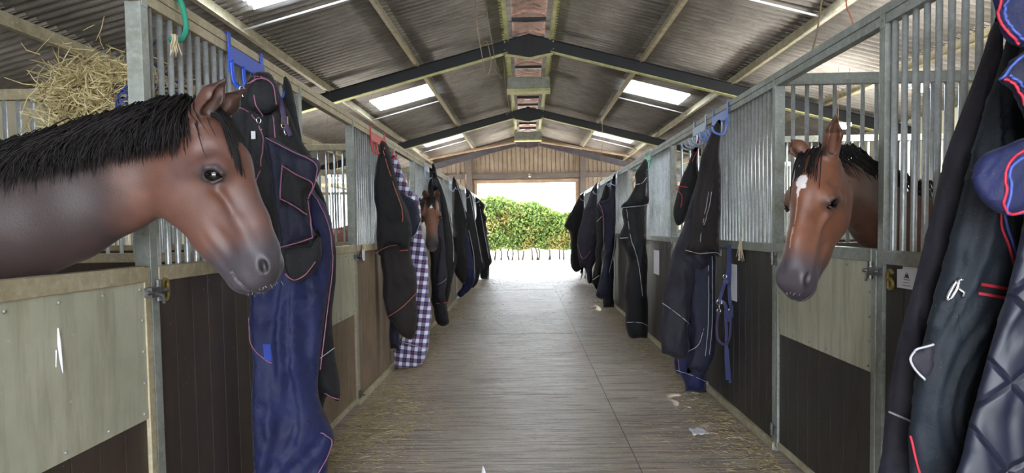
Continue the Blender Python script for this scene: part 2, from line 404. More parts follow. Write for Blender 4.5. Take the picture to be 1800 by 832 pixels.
# end wall: vertical boards, doorway 3.59 wide, 3.1 high
ye = 25.0
def board_wall(x0, x1, zlo):
    mb = MB(); x = x0; random.seed(int(abs(x0)*100))
    while x < x1-.001:
        xx = min(x+.155, x1); d = random.uniform(0, .012)
        zt_ = [4.86-.262*abs(q-RX) for q in (x+.004, xx-.004)]
        V = [(x+.009, ye+d, zlo), (xx-.009, ye+d, zlo), (xx-.009, ye+d, zt_[1]), (x+.009, ye+d, zt_[0])]
        V += [(a, ye+.05, c) for a, b, c in V]
        mb.add(V, [(0, 1, 2, 3), (7, 6, 5, 4), (0, 4, 5, 1), (1, 5, 6, 2), (2, 6, 7, 3), (3, 7, 4, 0)]); x += .16
    mb.add([(x0, ye+.06, zlo), (x1, ye+.06, zlo), (x1, ye+.06, 4.86-.262*abs(x1-RX)), ((x0+x1)/2 if x0*x1 > 0 else RX, ye+.06, 4.86-.262*abs(((x0+x1)/2 if x0*x1 > 0 else RX)-RX)), (x0, ye+.06, 4.86-.262*abs(x0-RX))], [(0, 1, 2, 3, 4)])
    return mb
board_wall(-6.7, -1.785, 0).build('wall_end_left', 'gable_board', kind='structure')
board_wall(1.80, 6.8, 0).build('wall_end_right', 'gable_board', kind='structure')
board_wall(-1.785, 1.80, 3.10).build('wall_end_top', 'gable_board', kind='structure')
MB().box(-6.6, 6.7, ye-.12, ye-.005, 3.26, 3.42).build('trim_3', 'timber_grey', kind='structure')
MB().box(-1.9, 1.92, ye-.06, ye+.1, 3.08, 3.20).build('trim_4', 'pale_timber', kind='structure')
for i, x in enumerate((-2.06, 2.07)): MB().box(x-.1, x+.1, ye-.16, ye-.12+.1, 0, 4.10).build('trim_%d' % (5+i), 'timber_grey', kind='structure')
for i, (x0, x1) in enumerate(((-1.86, -1.785), (1.80, 1.88))): MB().box(x0, x1, ye-.05, ye+.12, 0, 3.10).build('trim_%d' % (7+i), 'pale_timber', kind='structure')
# pale poles slung below the roof in the end bay
for side, nm in ((-1, 'left'), (1, 'right')):
    P = [(RX+side*.42, 22.6, 4.27), (RX+side*1.9, 22.6, 4.02), (RX+side*3.3, 22.6, 3.76)]
    tag(MB().tube(P, .045, 8).build('timber_pole', 'pale_timber', smooth=True), 'pale round timber pole sloping under the roof of the end bay, %s half' % nm, 'pole')
# unseen building end behind the camera, added to cut frontal light; doorway left open
MB().box(-6.7, -1.8, -3.1, -3.0, 0, 4.0).box(1.8, 6.9, -3.1, -3.0, 0, 4.0).box(-1.8, 1.8, -3.1, -3.0, 3.0, 4.3).build('wall_front', 'gable_board', kind='structure')
# little lamp on the cross rail
e = empty('wall_lamp', (.14, ye-.2, 3.33), 'small white lamp on the beam over the far doorway', 'lamp')
mb = MB(); mb.tube([(.14, ye-.12, 3.36), (.14, ye-.22, 3.34)], .05, 10); mb.build('lamp_body', 'paper', e, smooth=False)
mb = MB(); mb.tube([(.14, ye-.22, 3.33), (.14, ye-.25, 3.29)], [.05, .03], 10); mb.build('lamp_glass', 'chrome', e)

# hedge outside
def foliage(n, cx, sx, y0, y1, ztop, zlow, seed, size=.07):
    rnd = random.Random(seed); mb = MB(); k = 0
    while k < n:
        x = rnd.uniform(-sx, sx)+cx; y = rnd.uniform(y0, y1); z = rnd.uniform(zlow(x), ztop(x)); 
        t = (z-zlow(x))/(ztop(x)-zlow(x))
        w_ = .5+.5*math.sqrt(max(0, 1-t*t))
        ym = (y0+y1)/2
        if abs(y-ym) > (y1-y0)/2*w_+.2*noise.noise(Vector((x*1.2, z*1.2, 3))): continue
        if noise.noise(Vector((x*1.7, y*1.7, z*1.7))) < -.5: continue
        a = Vector((rnd.uniform(-1, 1), rnd.uniform(-1, 1), rnd.uniform(-1, 1))).normalized(); b = a.orthogonal().normalized(); s_ = size*rnd.uniform(.6, 1.3)
        p = Vector((x, y, z)); q = a.cross(b)*.5
        mb.add([p-a*s_, p-q*s_, p+a*s_, p+q*s_+b*s_*.15], [(0, 1, 2, 3)]); k += 1
    return mb
def ztop(x): return 2.85-.33*max(0, (x+.8))*.85+.22*noise.noise(Vector((x*1.1, 0, 0)))+.12*noise.noise(Vector((x*4, 0, 1)))-.25*max(0, -x-2.6)
def zlow(x): return .48+.15*noise.noise(Vector((x*1.5, 5, 0)))
e = empty('hedge', (0, 31, 0), 'sunlit green and yellow hedge on bare stems outside the doorway', 'hedge')
foliage(52000, 0, 5.0, 30.2, 31.8, ztop, zlow, 3, .085).build('foliage', 'leaf', e)
rnd = random.Random(5)
for i in range(40):
    x = -5+10*i/39+rnd.uniform(-.12, .12); y = 31+rnd.uniform(-.35, .35)
    P = [(x, y, -.02), (x+rnd.uniform(-.06, .06), y, .35), (x+rnd.uniform(-.18, .18), y+.05, .85), (x+rnd.uniform(-.25, .25), y, 1.3)]
    MB().tube(catmull(P, 4), [.045-.002*k for k in range(13)], 6).build('stem', 'bark', e, smooth=True)
rnd = random.Random(9); sp = empty('sapling', (-1.85, 28.7, 0), 'thin leafy sapling sticking up at the left of the doorway', 'sapling')
MB().tube([(-1.85, 28.7, -.02), (-1.83, 28.7, 1.2), (-1.88, 28.7, 2.7)], [.02, .014, .004], 6).build('stem', 'bark', sp, smooth=True)
mb = MB()
for i in range(420):
    z = rnd.uniform(1.0, 2.75); r = .25*(1-(z-1)/2.2); p = Vector((-1.85+rnd.gauss(0, r), 28.7+rnd.gauss(0, r*.6), z)); a = Vector((rnd.uniform(-1, 1), rnd.uniform(-1, 1), rnd.uniform(-1, 1))).normalized(); b = a.orthogonal().normalized()
    mb.add([p-a*.05, p-b*.025, p+a*.05, p+b*.025], [(0, 1, 2, 3)])
mb.build('foliage', 'leaf', sp)
# ================================================================ stall fronts
ZS, ZR = 1.33, 2.40
GREY = {-1: 'galvanised_dusty_lit', 1: 'galvanised_steel'}; SIDE = {-1: 'left', 1: 'right'}; ORD = ['nearest', 'second', 'third', 'fourth', 'fifth', 'sixth', 'seventh']
def WD(side, idx): return 'dark_board_grey' if side > 0 else ('dark_board' if idx < 1 else 'light_board')
def barmesh(z0, z1, name):
    mb = MB(); n = 10; mb.tube([(0, 0, z0), (0, 0, z0+.01), (0, 0, z1)], .0125, n)
    me = bpy.data.meshes.new(name); me.from_pydata(mb.v, [], mb.f); me.polygons.foreach_set('use_smooth', [True]*len(me.polygons)); return me
BAR = {}
for s_ in (-1, 1):
    BAR[s_] = barmesh(1.32, 2.325, 'grille_bar'); BAR[s_].materials.append(MATS['bar_steel'])
def add_bar(x, y, side, parent):
    o = bpy.data.objects.new('bar', BAR[side]); C.objects.link(o); o.parent = parent
    o.matrix_parent_inverse = Matrix.Translation(-Vector(parent.location)); o.location = (x, y, 0)
def bx(side, X, d0, d1, y0, y1, z0, z1, mb=None):
    mb = mb or MB(); return mb.box(X+side*d0, X+side*d1, y0, y1, z0, z1)
def boards(side, X, d0, y0, y1, z0, z1, w_=.14):
    mb = MB(); n = max(1, round((y1-y0)/w_)); w2 = (y1-y0)/n
    for i in range(n):
        a = y0+i*w2; p = [(X+side*d0, a+.003), (X+side*(d0+.03), a), (X+side*(d0+.03), a+w2), (X+side*d0, a+w2-.003)]
        mb.prism(p, 'z', z0, z1)
    return mb
def panel(side, X, y0, y1, idx, dets=True):
    g = GREY[side]
    e = empty('stall_panel', (X, y0, 0), 'barred stall panel over dark boards on the %s, %s one from the camera' % (SIDE[side], ORD[idx]), 'stall panel', 'fixed stall panels')
    for yy in (y0, y1-.05):
        mb = MB(); bx(side, X, 0, .06, yy, yy+.05, 0, 2.316, mb); bx(side, X, -.003, 0, yy+.004, yy+.046, 2.30, 2.365, mb)
        mb.tube([(X-side*.005, yy+.025, 2.335), (X+side*.002, yy+.025, 2.335)], .006, 8)
        mb.build('post', 'galvanised_steel', e, bevel=.003)
    a, b = y0+.05, y1-.05
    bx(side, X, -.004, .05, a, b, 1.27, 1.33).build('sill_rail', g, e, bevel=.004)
    bx(side, X, -.01, .03, a-.04, b+.04, 0, .052).build('kick_rail', 'galvanised_purlin', e, bevel=.003)
    boards(side, X, .014, a, b, .05, 1.275).build('boards', WD(side, idx), e)
    n = 22
    for i in range(n): add_bar(X+side*.025, a+(i+.6)*(b-a)/n, side, e)
    return e
def latch(mb, side, X, y, z):
    mb.box(X-side*.03, X, y-.045, y+.03, z-.018, z+.018)
    mb.tube([(X-side*.022, y-.07, z), (X-side*.022, y+.075, z)], .009, 8)
    mb.tube([(X-side*.02, y+.02, z-.035), (X-side*.02, y+.02, z+.045)], .012, 10)
    mb.tube([(X-side*.022, y-.02, z), (X-side*.06, y-.025, z-.012), (X-side*.065, y-.03, z-.04)], .006, 6)
def door(side, X, y0, y1, idx, who):
    g = GREY[side]; a, b = y0+.008, y1-.008
    e = empty('stall_door', (X, y0, 0), 'stable door with pale metal sheet above dark boards on the %s, %s' % (SIDE[side], who), 'stall door', 'stall doors')
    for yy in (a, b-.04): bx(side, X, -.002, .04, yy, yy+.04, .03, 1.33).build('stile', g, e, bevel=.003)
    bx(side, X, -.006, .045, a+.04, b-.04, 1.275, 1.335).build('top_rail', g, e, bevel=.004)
    bx(side, X, .0, .03, a+.04, b-.04, .03, .07).build('bottom_rail', 'galvanised_purlin', e, bevel=.003)
    mb = MB(); bx(side, X, .004, .008, a+.04, b-.04, .765, 1.275, mb); mb.build('metal_sheet', 'door_sheet', e)
    rv = MB()
    for i in range(6):
        y = a+.07+(b-a-.14)*i/5
        for z in (.79, 1.25): rv.tube([(X+side*.005, y, z), (X-side*.002, y, z)], [.007, .004], 8)
    for i in range(1, 4):
        for y in (a+.06, b-.06): rv.tube([(X+side*.005, y, .79+.115*i), (X-side*.002, y, .79+.115*i)], [.007, .004], 8)
    rv.build('rivets', 'galvanised_steel', e, smooth=True)
    boards(side, X, .012, a+.04, b-.04, .07, .77).build('boards', WD(side, idx), e)
    lb = MB(); ly = b if side < 0 else y0+.0
    latch(lb, side, X, ly, 1.235); lb.build('bolt', 'tarnished_metal', e, smooth=False)
    hb = MB(); hy = a if side < 0 else y1
    for z in (1.235, .14):
        hb.box(X-side*.018, X, hy-.04, hy+.04, z-.02, z+.02); hb.tube([(X-side*.018, hy, z-.04), (X-side*.018, hy, z+.04)], .012, 8)
    hb.build('hinge', 'tarnished_metal', e)
    if side < 0 and idx == 0:
        st = MB(); st.tube([(X+.0015, 2.012, 1.175), (X+.0015, 2.014, 1.13), (X+.0015, 2.018, 1.08), (X+.0015, 2.024, 1.035)], [.002, .005, .004, .001], 6, flat=.35); st.tube([(X+.0015, 2.0, 1.11), (X+.0015, 1.995, 1.06)], [.002, .001], 6, flat=.35)
        st.build('droppings_streak', 'paper', e, label='white streak')
    kb = MB(); kb.box(X-side*.02, X, ly-.03, ly+.03, .06, .12); kb.tube([(X-side*.02, ly-.03, .09), (X-side*.03, ly+.06, .07)], .01, 8)
    kb.build('kick_latch', 'tarnished_metal', e)
def partition(side, X, y, idx, xo=5.1, bars=True):
    e = empty('stall_partition', (X+side*.06, y, 0), 'barred partition between stalls on the %s, %s one from the camera' % (SIDE[side], ORD[idx]), 'partition', 'stall partitions')
    x0 = X+side*.062; x1 = side*xo
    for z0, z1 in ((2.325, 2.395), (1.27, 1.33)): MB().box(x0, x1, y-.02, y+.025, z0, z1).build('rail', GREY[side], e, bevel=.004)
    n = 40
    for i in range(n): add_bar(x0+(x1-x0)*(i+.7)/n, y, side, e)
    mb = MB(); w_ = .15; k = int(abs(x1-x0)/w_)
    for i in range(k): mb.box(x0+side*i*w_+.002, x0+side*(i+1)*w_-.002, y-.015, y+.02, .0, 1.27)
    mb.build('boards', 'dark_board', e)
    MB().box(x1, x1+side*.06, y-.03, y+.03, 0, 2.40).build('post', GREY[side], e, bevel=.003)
# header rails
for side, X in ((-1, XL), (1, XR)):
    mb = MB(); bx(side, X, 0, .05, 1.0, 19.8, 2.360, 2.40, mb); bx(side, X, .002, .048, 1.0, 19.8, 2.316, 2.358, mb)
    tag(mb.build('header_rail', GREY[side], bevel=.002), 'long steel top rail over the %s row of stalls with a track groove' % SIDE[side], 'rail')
whoL = ['under the near horse neck', 'between the long navy rug and the red rack', 'below the small far horse head', 'fourth door from the camera', 'fifth door from the camera', 'sixth and farthest door']
whoR = ['below the horse with the white star', 'second door from the camera', 'third door from the camera', 'fourth door from the camera', 'fifth door from the camera', 'sixth and farthest door']
for k in range(6):
    o = 3.07*k
    door(-1, XL, 1.30+o, 2.535+o, k, whoL[k]); panel(-1, XL, 2.535+o, 4.345+o, k)
    partition(-1, XL, 4.37+o, k)
for k in range(7):
    o = 3.09*k
    if k < 7: panel(1, XR, 1.26+o, 3.09+o, k) if 3.09+o < 19.7 else None
    if k < 6: door(1, XR, 3.09+o, 4.35+o, k, whoR[k]); partition(1, XR, 4.385+o, k)
# strip lights hanging in the stalls
def strip_light(x, y, z, lb):
    e = empty('strip_light', (x, y, z), lb, 'light')
    MB().box(x-.1, x+.1, y-.04, y+.04, z+.02, z+.07).build('housing', 'paper', e, bevel=.004)
    MB().tube([(x-.06, y, z), (x+.06, y, z)], .02, 10).build('glass_tube', 'lamp_tube', e, smooth=True)
    MB().tube([(x-.08, y, z+.07), (x-.08, y, roof_z(x))], .003, 5).build('hanging_wire', 'twine_brown', e)
    MB().tube([(x+.08, y, z+.07), (x+.08, y, roof_z(x))], .003, 5).build('hanging_wire', 'twine_brown', e)
s = NT('lamp_tube'); s.b.inputs['Emission Color'].default_value = (1, .98, .9, 1); s.b.inputs['Emission Strength'].default_value = 60
strip_light(4.58, 10.0, 2.82, 'small light glowing through the bars above the starred horse ears')
strip_light(3.97, 7.0, 2.77, 'small light glowing through the bars right of the starred horse')
strip_light(-3.5, 12.4, 2.40, 'small light glowing behind the bars between the long navy rug and the red rack')
# extra fluorescent light of the stall bays is carried by these fittings' own lamps
for (x, y, z, p) in ((4.58, 10.0, 2.74, 60), (3.97, 7.0, 2.69, 45), (-3.5, 12.4, 2.35, 60)):
    l = bpy.data.lights.new('strip_lamp', 'POINT'); l.energy = p; l.shadow_soft_size = .15; l.color = (1, .96, .88); o = bpy.data.objects.new('strip_lamp', l); C.objects.link(o); o.location = (x, y, z)
RUGS=[
 dict(label='long royal navy rug with pink piping hanging beside the near bay horse',mat='rug_navy',layers=[
  dict(part='body',mat='rug_navy',pl=(3.45, 0.5, -1.2),T=0.08,fold=0.046,freq=5,hook=(-1.226, 2.188),
   pts=[(-1.412, 1.281),(-1.342, 1.675),(-1.287, 1.93),(-1.211, 2.047),(-1.141, 1.879),(-1.101, 1.678),(-1.052, 1.59),(-1.016, 1.457),(-1.013, 1.264),(-1.042, 1.057),(-1.076, 0.821),(-1.089, 0.642),(-1.073, 0.52),(-1.035, 0.362),(-1.059, 0.275),(-1.073, 0.126),(-1.114, -0.034),(-1.412, 0.032),(-1.413, 0.338),(-1.417, 0.684),(-1.432, 0.914),(-1.443, 1.113)],
   trims=[('piping_pink', [(-1.101, 1.663),(-1.052, 1.584),(-1.016, 1.457),(-1.016, 1.264),(-1.045, 1.042),(-1.086, 0.732)]),('piping_pink', [(-1.423, 0.244),(-1.383, 0.207),(-1.331, 0.168)]),('piping_pink', [(-1.081, 0.409),(-1.038, 0.357),(-1.059, 0.275),(-1.103, 0.186)]),('piping_pink', [(-1.431, 1.028),(-1.387, 0.91),(-1.327, 0.823),(-1.289, 0.796)])],
   patch=[('rug_blue', [(-1.323, 0.895),(-1.289, 0.892),(-1.289, 0.805),(-1.322, 0.814)])]),
 ]),
 dict(label='black and navy rug with purple-pink piped flaps folded over the first blue rack',mat='rug_black',layers=[
  dict(part='body',mat='rug_black',pl=(3.27, 0.5, -1.2),T=0.07,fold=0.028,freq=6,hook=(-1.254, 2.255),
   pts=[(-1.309, 2.144),(-1.29, 2.177),(-1.255, 2.212),(-1.203, 2.211),(-1.173, 2.128),(-1.121, 2.023),(-1.084, 1.902),(-1.029, 1.785),(-1.047, 1.654),(-1.058, 1.416),(-1.051, 1.318),(-1.082, 1.243),(-1.133, 1.213),(-1.171, 1.248),(-1.193, 1.365),(-1.24, 1.53),(-1.288, 1.611),(-1.329, 1.771),(-1.353, 1.929),(-1.354, 2.035)],
   trims=[('piping_pink', [(-1.328, 2.036),(-1.273, 2.0),(-1.23, 1.901),(-1.252, 1.746),(-1.292, 1.616)]),('piping_pink', [(-1.171, 1.248),(-1.133, 1.218),(-1.082, 1.246),(-1.053, 1.318)]),('piping_pink', [(-1.291, 2.145),(-1.24, 2.181),(-1.2, 2.153),(-1.185, 2.1)]),('piping_pink', [(-1.223, 2.124),(-1.188, 1.978),(-1.179, 1.898)])],
   patch=[]),
  dict(part='flap',mat='rug_navy2',pl=(3.17, 0.5, -1.2),T=0.035,fold=0.016,freq=6,hook=(-1.195, 2.002),
   pts=[(-1.202, 1.897),(-1.097, 1.835),(-0.995, 1.777),(-1.01, 1.676),(-1.043, 1.602),(-1.029, 1.472),(-1.021, 1.423),(-1.097, 1.397),(-1.167, 1.375),(-1.17, 1.527),(-1.181, 1.687),(-1.196, 1.792)],
   trims=[('piping_pink', [(-1.198, 1.889),(-1.097, 1.83),(-1.0, 1.774),(-1.012, 1.676),(-1.042, 1.608)]),('piping_pink', [(-1.024, 1.423),(-1.097, 1.397),(-1.167, 1.378)]),('piping_pink', [(-1.043, 1.602),(-1.033, 1.513),(-1.024, 1.423)])],
   patch=[]),
  dict(part='pocket_flap',mat='rug_black',pl=(3.11, 0.5, -1.2),T=0.015,fold=0.008,freq=6,hook=(-1.119, 1.867),
   pts=[(-1.122, 1.765),(-1.071, 1.727),(-1.003, 1.68),(-1.021, 1.619),(-1.028, 1.525),(-1.08, 1.568),(-1.133, 1.602)],
   trims=[('piping_pink', [(-1.122, 1.76),(-1.071, 1.721),(-1.005, 1.678),(-1.021, 1.619)]),('piping_pink', [(-1.131, 1.605),(-1.08, 1.573),(-1.03, 1.531)]),('piping_pink', [(-1.122, 1.76),(-1.131, 1.605)])],
   patch=[]),
  dict(part='collar',mat='rug_black',pl=(3.18, 0.5, -1.2),T=0.035,fold=0.012,freq=9,hook=(-1.225, 2.236),
   pts=[(-1.288, 2.088),(-1.261, 2.139),(-1.211, 2.164),(-1.167, 2.137),(-1.156, 2.046),(-1.198, 2.003),(-1.247, 2.0),(-1.286, 2.024)],
   trims=[('piping_pink', [(-1.261, 2.137),(-1.211, 2.162),(-1.167, 2.134),(-1.156, 2.046)]),('piping_pink', [(-1.245, 2.136),(-1.236, 2.066),(-1.216, 1.989)])],
   patch=[]),
  dict(part='underside',mat='rug_black',pl=(3.2, 0.5, -1.2),T=0.03,fold=0.01,freq=6,hook=(-1.126, 1.528),
   pts=[(-1.167, 1.371),(-1.106, 1.391),(-1.039, 1.406),(-1.009, 1.472),(-0.995, 1.361),(-1.023, 1.284),(-1.063, 1.242),(-1.113, 1.214),(-1.15, 1.249)],
   trims=[('piping_pink', [(-1.149, 1.254),(-1.113, 1.222),(-1.062, 1.25),(-1.023, 1.306)])],
   patch=[]),
 ]),
 dict(label='dark rug with pale pink hem hanging behind the long navy rug',mat='rug_black',layers=[
  dict(part='body',mat='rug_black',pl=(3.74, 0.3, -1.1),T=0.06,fold=0.02,freq=6,hook=(-1.238, 2.09),
   pts=[(-1.301, 2.239),(-1.262, 2.241),(-1.214, 1.937),(-1.129, 1.691),(-1.083, 1.473),(-1.06, 1.252),(-1.079, 0.968),(-1.072, 0.777),(-1.055, 0.551),(-1.068, 0.501),(-1.123, 0.532),(-1.152, 0.432),(-1.199, 0.404),(-1.253, 0.536),(-1.25, 1.165),(-1.289, 1.783)],
   trims=[('piping_pink', [(-1.131, 0.558),(-1.093, 0.535),(-1.058, 0.513)]),('piping_white', [(-1.143, 0.756),(-1.077, 0.803)])],
   patch=[]),
 ]),
 dict(label='brownish black rug with orange piping hanging from the red rack',mat='rug_brown',layers=[
  dict(part='body',mat='rug_brown',pl=(6.5, 0.3, -1.2),T=0.1,fold=0.03,freq=5,hook=(-1.356, 2.361),
   pts=[(-1.407, 1.479),(-1.146, 1.475),(-1.104, 1.256),(-1.064, 0.925),(-1.067, 0.788),(-1.096, 0.408),(-1.246, 0.467),(-1.295, 0.574),(-1.335, 0.631),(-1.382, 0.829),(-1.416, 1.101)],
   trims=[('piping_orange', [(-1.341, 0.62),(-1.199, 0.712),(-1.071, 0.838)])],
   patch=[]),
  dict(part='upper_layer',mat='rug_black',pl=(6.3, 0.3, -1.2),T=0.07,fold=0.03,freq=6,hook=(-1.317, 2.335),
   pts=[(-1.349, 2.236),(-1.308, 2.273),(-1.261, 2.196),(-1.206, 1.999),(-1.142, 1.737),(-1.096, 1.553),(-1.083, 1.421),(-1.107, 1.257),(-1.178, 1.259),(-1.201, 1.312),(-1.292, 1.293),(-1.392, 1.233),(-1.401, 1.478),(-1.376, 1.894)],
   trims=[('piping_orange', [(-1.397, 1.238),(-1.292, 1.293),(-1.201, 1.312)]),('piping_orange', [(-1.178, 1.259),(-1.107, 1.262)]),('piping_orange', [(-1.3, 2.195),(-1.228, 1.921),(-1.149, 1.659),(-1.141, 1.527)])],
   patch=[]),
 ]),
 dict(label='dark navy rug with a white seam squeezed between the red-rack rugs and the boards',mat='rug_navy2',layers=[
  dict(part='body',mat='rug_navy2',pl=(6.75, 0.0, -1.2),T=0.05,fold=0.02,freq=6,hook=(-1.419, 2.375),
   pts=[(-1.491, 1.311),(-1.416, 2.04),(-1.315, 2.038),(-1.279, 1.194),(-1.287, 0.341),(-1.346, 0.273),(-1.482, 0.332),(-1.504, 0.8)],
   trims=[('piping_white', [(-1.499, 0.772),(-1.391, 0.776)])],
   patch=[]),
 ]),
 dict(label='navy and white checked rug whose tail rests on the floor',mat='rug_plaid',layers=[
  dict(part='body',mat='rug_plaid',pl=(6.98, 0.2, -1.2),T=0.09,fold=0.02,freq=5,hook=(-1.347, 2.343),
   pts=[(-1.383, 2.239),(-1.306, 2.194),(-1.242, 2.027),(-1.179, 1.853),(-1.09, 1.754),(-1.073, 1.474),(-1.054, 1.298),(-1.036, 1.062),(-1.007, 0.53),(-1.024, 0.293),(-1.104, 0.059),(-1.26, -0.022),(-1.375, -0.063),(-1.424, 0.017),(-1.397, 0.181),(-1.338, 0.308),(-1.264, 0.54),(-1.284, 1.186),(-1.266, 1.477),(-1.303, 1.825),(-1.354, 2.056)],
   trims=[('piping_white', [(-1.326, 0.307),(-1.196, 0.278),(-1.043, 0.217)])],
   patch=[]),
  dict(part='flap',mat='rug_navy2',pl=(6.82, 0.2, -1.2),T=0.03,fold=0.01,freq=5,hook=(-1.269, 2.042),
   pts=[(-1.263, 1.816),(-1.154, 1.77),(-1.078, 1.69),(-1.054, 1.53),(-1.107, 1.406),(-1.209, 1.305),(-1.25, 1.419)],
   trims=[('piping_white', [(-1.208, 1.31),(-1.112, 1.411),(-1.065, 1.53)])],
   patch=[]),
 ]),
 dict(label='black rug hanging directly behind the small far horse head',mat='rug_black',layers=[
  dict(part='body',mat='rug_black',pl=(9.75, 0.2, -1.2),T=0.09,fold=0.03,freq=5,hook=(-1.387, 2.406),
   pts=[(-1.413, 2.27),(-1.35, 2.294),(-1.292, 2.044),(-1.248, 1.477),(-1.232, 1.07),(-1.217, 0.661),(-1.138, 0.198),(-1.164, 0.084),(-1.292, 0.081),(-1.336, 0.296),(-1.412, 0.463),(-1.471, 0.669),(-1.48, 0.994),(-1.463, 1.803)],
   trims=[('piping_orange', [(-1.302, 0.393),(-1.142, 0.396)])],
   patch=[]),
 ]),
 dict(label='charcoal rug with thin white seam right of the small far horse head',mat='rug_purple',layers=[
  dict(part='body',mat='rug_purple',pl=(9.5, 0.2, -1.2),T=0.06,fold=0.02,freq=5,hook=(-1.275, 2.382),
   pts=[(-1.279, 2.186),(-1.233, 2.202),(-1.193, 1.871),(-1.158, 1.317),(-1.127, 0.918),(-1.139, 0.679),(-1.183, 0.425),(-1.269, 0.444),(-1.28, 0.644),(-1.248, 1.081),(-1.26, 1.635)],
   trims=[('piping_white', [(-1.256, 0.683),(-1.193, 0.705),(-1.13, 0.759)])],
   patch=[]),
 ]),
 dict(label='black rug with white stripe down its edge, next past the small far horse head',mat='rug_black',layers=[
  dict(part='body',mat='rug_black',pl=(9.95, 0.2, -1.2),T=0.09,fold=0.03,freq=5,hook=(-1.302, 2.425),
   pts=[(-1.352, 2.327),(-1.289, 2.302),(-1.184, 1.89),(-1.109, 1.558),(-1.05, 1.224),(-1.048, 0.89),(-1.102, 0.641),(-1.148, 0.391),(-1.214, 0.351),(-1.261, 0.478),(-1.26, 1.311)],
   trims=[('piping_white', [(-1.251, 2.179),(-1.153, 1.807),(-1.081, 1.308),(-1.071, 0.974)])],
   patch=[]),
 ]),
 dict(label='black rug over navy, on the grey rack third from the doorway on the left',mat='rug_black',layers=[
  dict(part='body',mat='rug_black',pl=(12.8, 0.2, -1.2),T=0.1,fold=0.03,freq=5,hook=(-1.36, 2.486),
   pts=[(-1.393, 2.37),(-1.321, 2.359),(-1.26, 2.253),(-1.202, 2.009),(-1.153, 1.817),(-1.081, 1.71),(-1.105, 1.582),(-1.14, 1.369),(-1.138, 0.941),(-1.155, 0.566),(-1.169, 0.406),(-1.273, 0.473),(-1.364, 0.647),(-1.4, 0.947),(-1.445, 1.3),(-1.423, 1.905)],
   trims=[('piping_white', [(-1.3, 2.328),(-1.202, 1.988),(-1.125, 1.636)])],
   patch=[]),
 ]),
 dict(label='plain navy rug with a tail near the floor below the third left rack',mat='rug_navy',layers=[
  dict(part='body',mat='rug_navy',pl=(13.2, 0.2, -1.2),T=0.1,fold=0.03,freq=5,hook=(-1.358, 2.518),
   pts=[(-1.404, 2.365),(-1.319, 2.332),(-1.239, 2.026),(-1.141, 1.476),(-1.073, 1.034),(-1.013, 0.7),(-1.028, 0.479),(-1.075, 0.314),(-1.186, 0.206),(-1.318, 0.133),(-1.37, 0.224),(-1.258, 0.408),(-1.322, 1.039)],
   trims=[('piping_white', [(-1.12, 1.421),(-1.031, 0.922),(-1.028, 0.479)])],
   patch=[]),
 ]),
 dict(label='black rug, second from the doorway on the left side',mat='rug_black',layers=[
  dict(part='body',mat='rug_black',pl=(15.8, 0.2, -1.2),T=0.1,fold=0.03,freq=5,hook=(-1.369, 2.462),
   pts=[(-1.423, 2.345),(-1.345, 2.358),(-1.258, 2.2),(-1.154, 1.49),(-1.035, 0.815),(-0.987, 0.575),(-1.08, 0.485),(-1.122, 0.314),(-1.177, 0.156),(-1.283, 0.093),(-1.342, 0.426),(-1.369, 1.086),(-1.421, 1.743)],
   trims=[('piping_white', [(-1.296, 2.24),(-1.155, 1.411),(-1.038, 0.656)])],
   patch=[]),
 ]),
 dict(label='black rug with a bulging top, nearest the doorway on the left side',mat='rug_black',layers=[
  dict(part='body',mat='rug_black',pl=(18.7, 0.2, -1.2),T=0.1,fold=0.03,freq=5,hook=(-1.345, 2.442),
   pts=[(-1.409, 2.288),(-1.318, 2.272),(-1.196, 2.178),(-1.137, 2.068),(-1.186, 1.914),(-1.081, 1.71),(-1.1, 1.492),(-1.017, 0.929),(-0.962, 0.536),(-1.042, 0.397),(-1.093, 0.116),(-1.294, 0.106),(-1.304, 0.435),(-1.369, 1.108),(-1.42, 1.668)],
   trims=[('piping_white', [(-1.288, 2.225),(-1.178, 1.478),(-1.038, 0.617)])],
   patch=[]),
 ]),
 dict(label='purple-black rug with white piping and torn-looking hem, behind the two nearest rugs on the right',mat='rug_purple',layers=[
  dict(part='body',mat='rug_purple',pl=(2.27, 0, 1.3),T=0.08,fold=0.034,freq=11,hook=(1.603, 2.555),
   pts=[(1.555, 2.271),(1.699, 2.268),(1.713, 1.614),(1.538, 1.207),(1.456, 0.615),(1.439, 0.474),(1.168, 0.475),(1.176, 0.698),(1.187, 0.828),(1.22, 1.041),(1.268, 1.23),(1.314, 1.426),(1.369, 1.666),(1.436, 1.857),(1.488, 2.002),(1.527, 2.128)],
   trims=[('piping_white', [(1.189, 0.828),(1.229, 0.811),(1.274, 0.789)])],
   patch=[]),
  dict(part='folded_edge',mat='rug_purple',pl=(1.99, 0, 1.3),T=0.014,fold=0.005,freq=5,hook=(1.17, 1.273),
   pts=[(1.172, 1.108),(1.137, 1.09),(1.108, 1.072),(1.103, 1.052),(1.118, 1.025),(1.148, 0.995),(1.174, 1.025)],
   trims=[('piping_white', [(1.166, 1.101),(1.127, 1.085),(1.109, 1.07),(1.105, 1.052),(1.12, 1.025),(1.146, 0.997)])],
   patch=[]),
 ]),
 dict(label='dark teal-black rug with a red-striped surcingle strap and silver buckle at the right edge',mat='rug_teal',layers=[
  dict(part='body',mat='rug_teal',pl=(2.07, 0, 1.3),T=0.08,fold=0.026,freq=8,hook=(1.511, 2.457),
   pts=[(1.467, 2.198),(1.615, 2.195),(1.637, 1.26),(1.49, 1.056),(1.447, 0.688),(1.432, 0.559),(1.193, 0.561),(1.151, 0.764),(1.155, 0.851),(1.173, 1.008),(1.205, 1.154),(1.253, 1.351),(1.3, 1.545),(1.347, 1.738),(1.404, 1.92),(1.434, 2.051)],
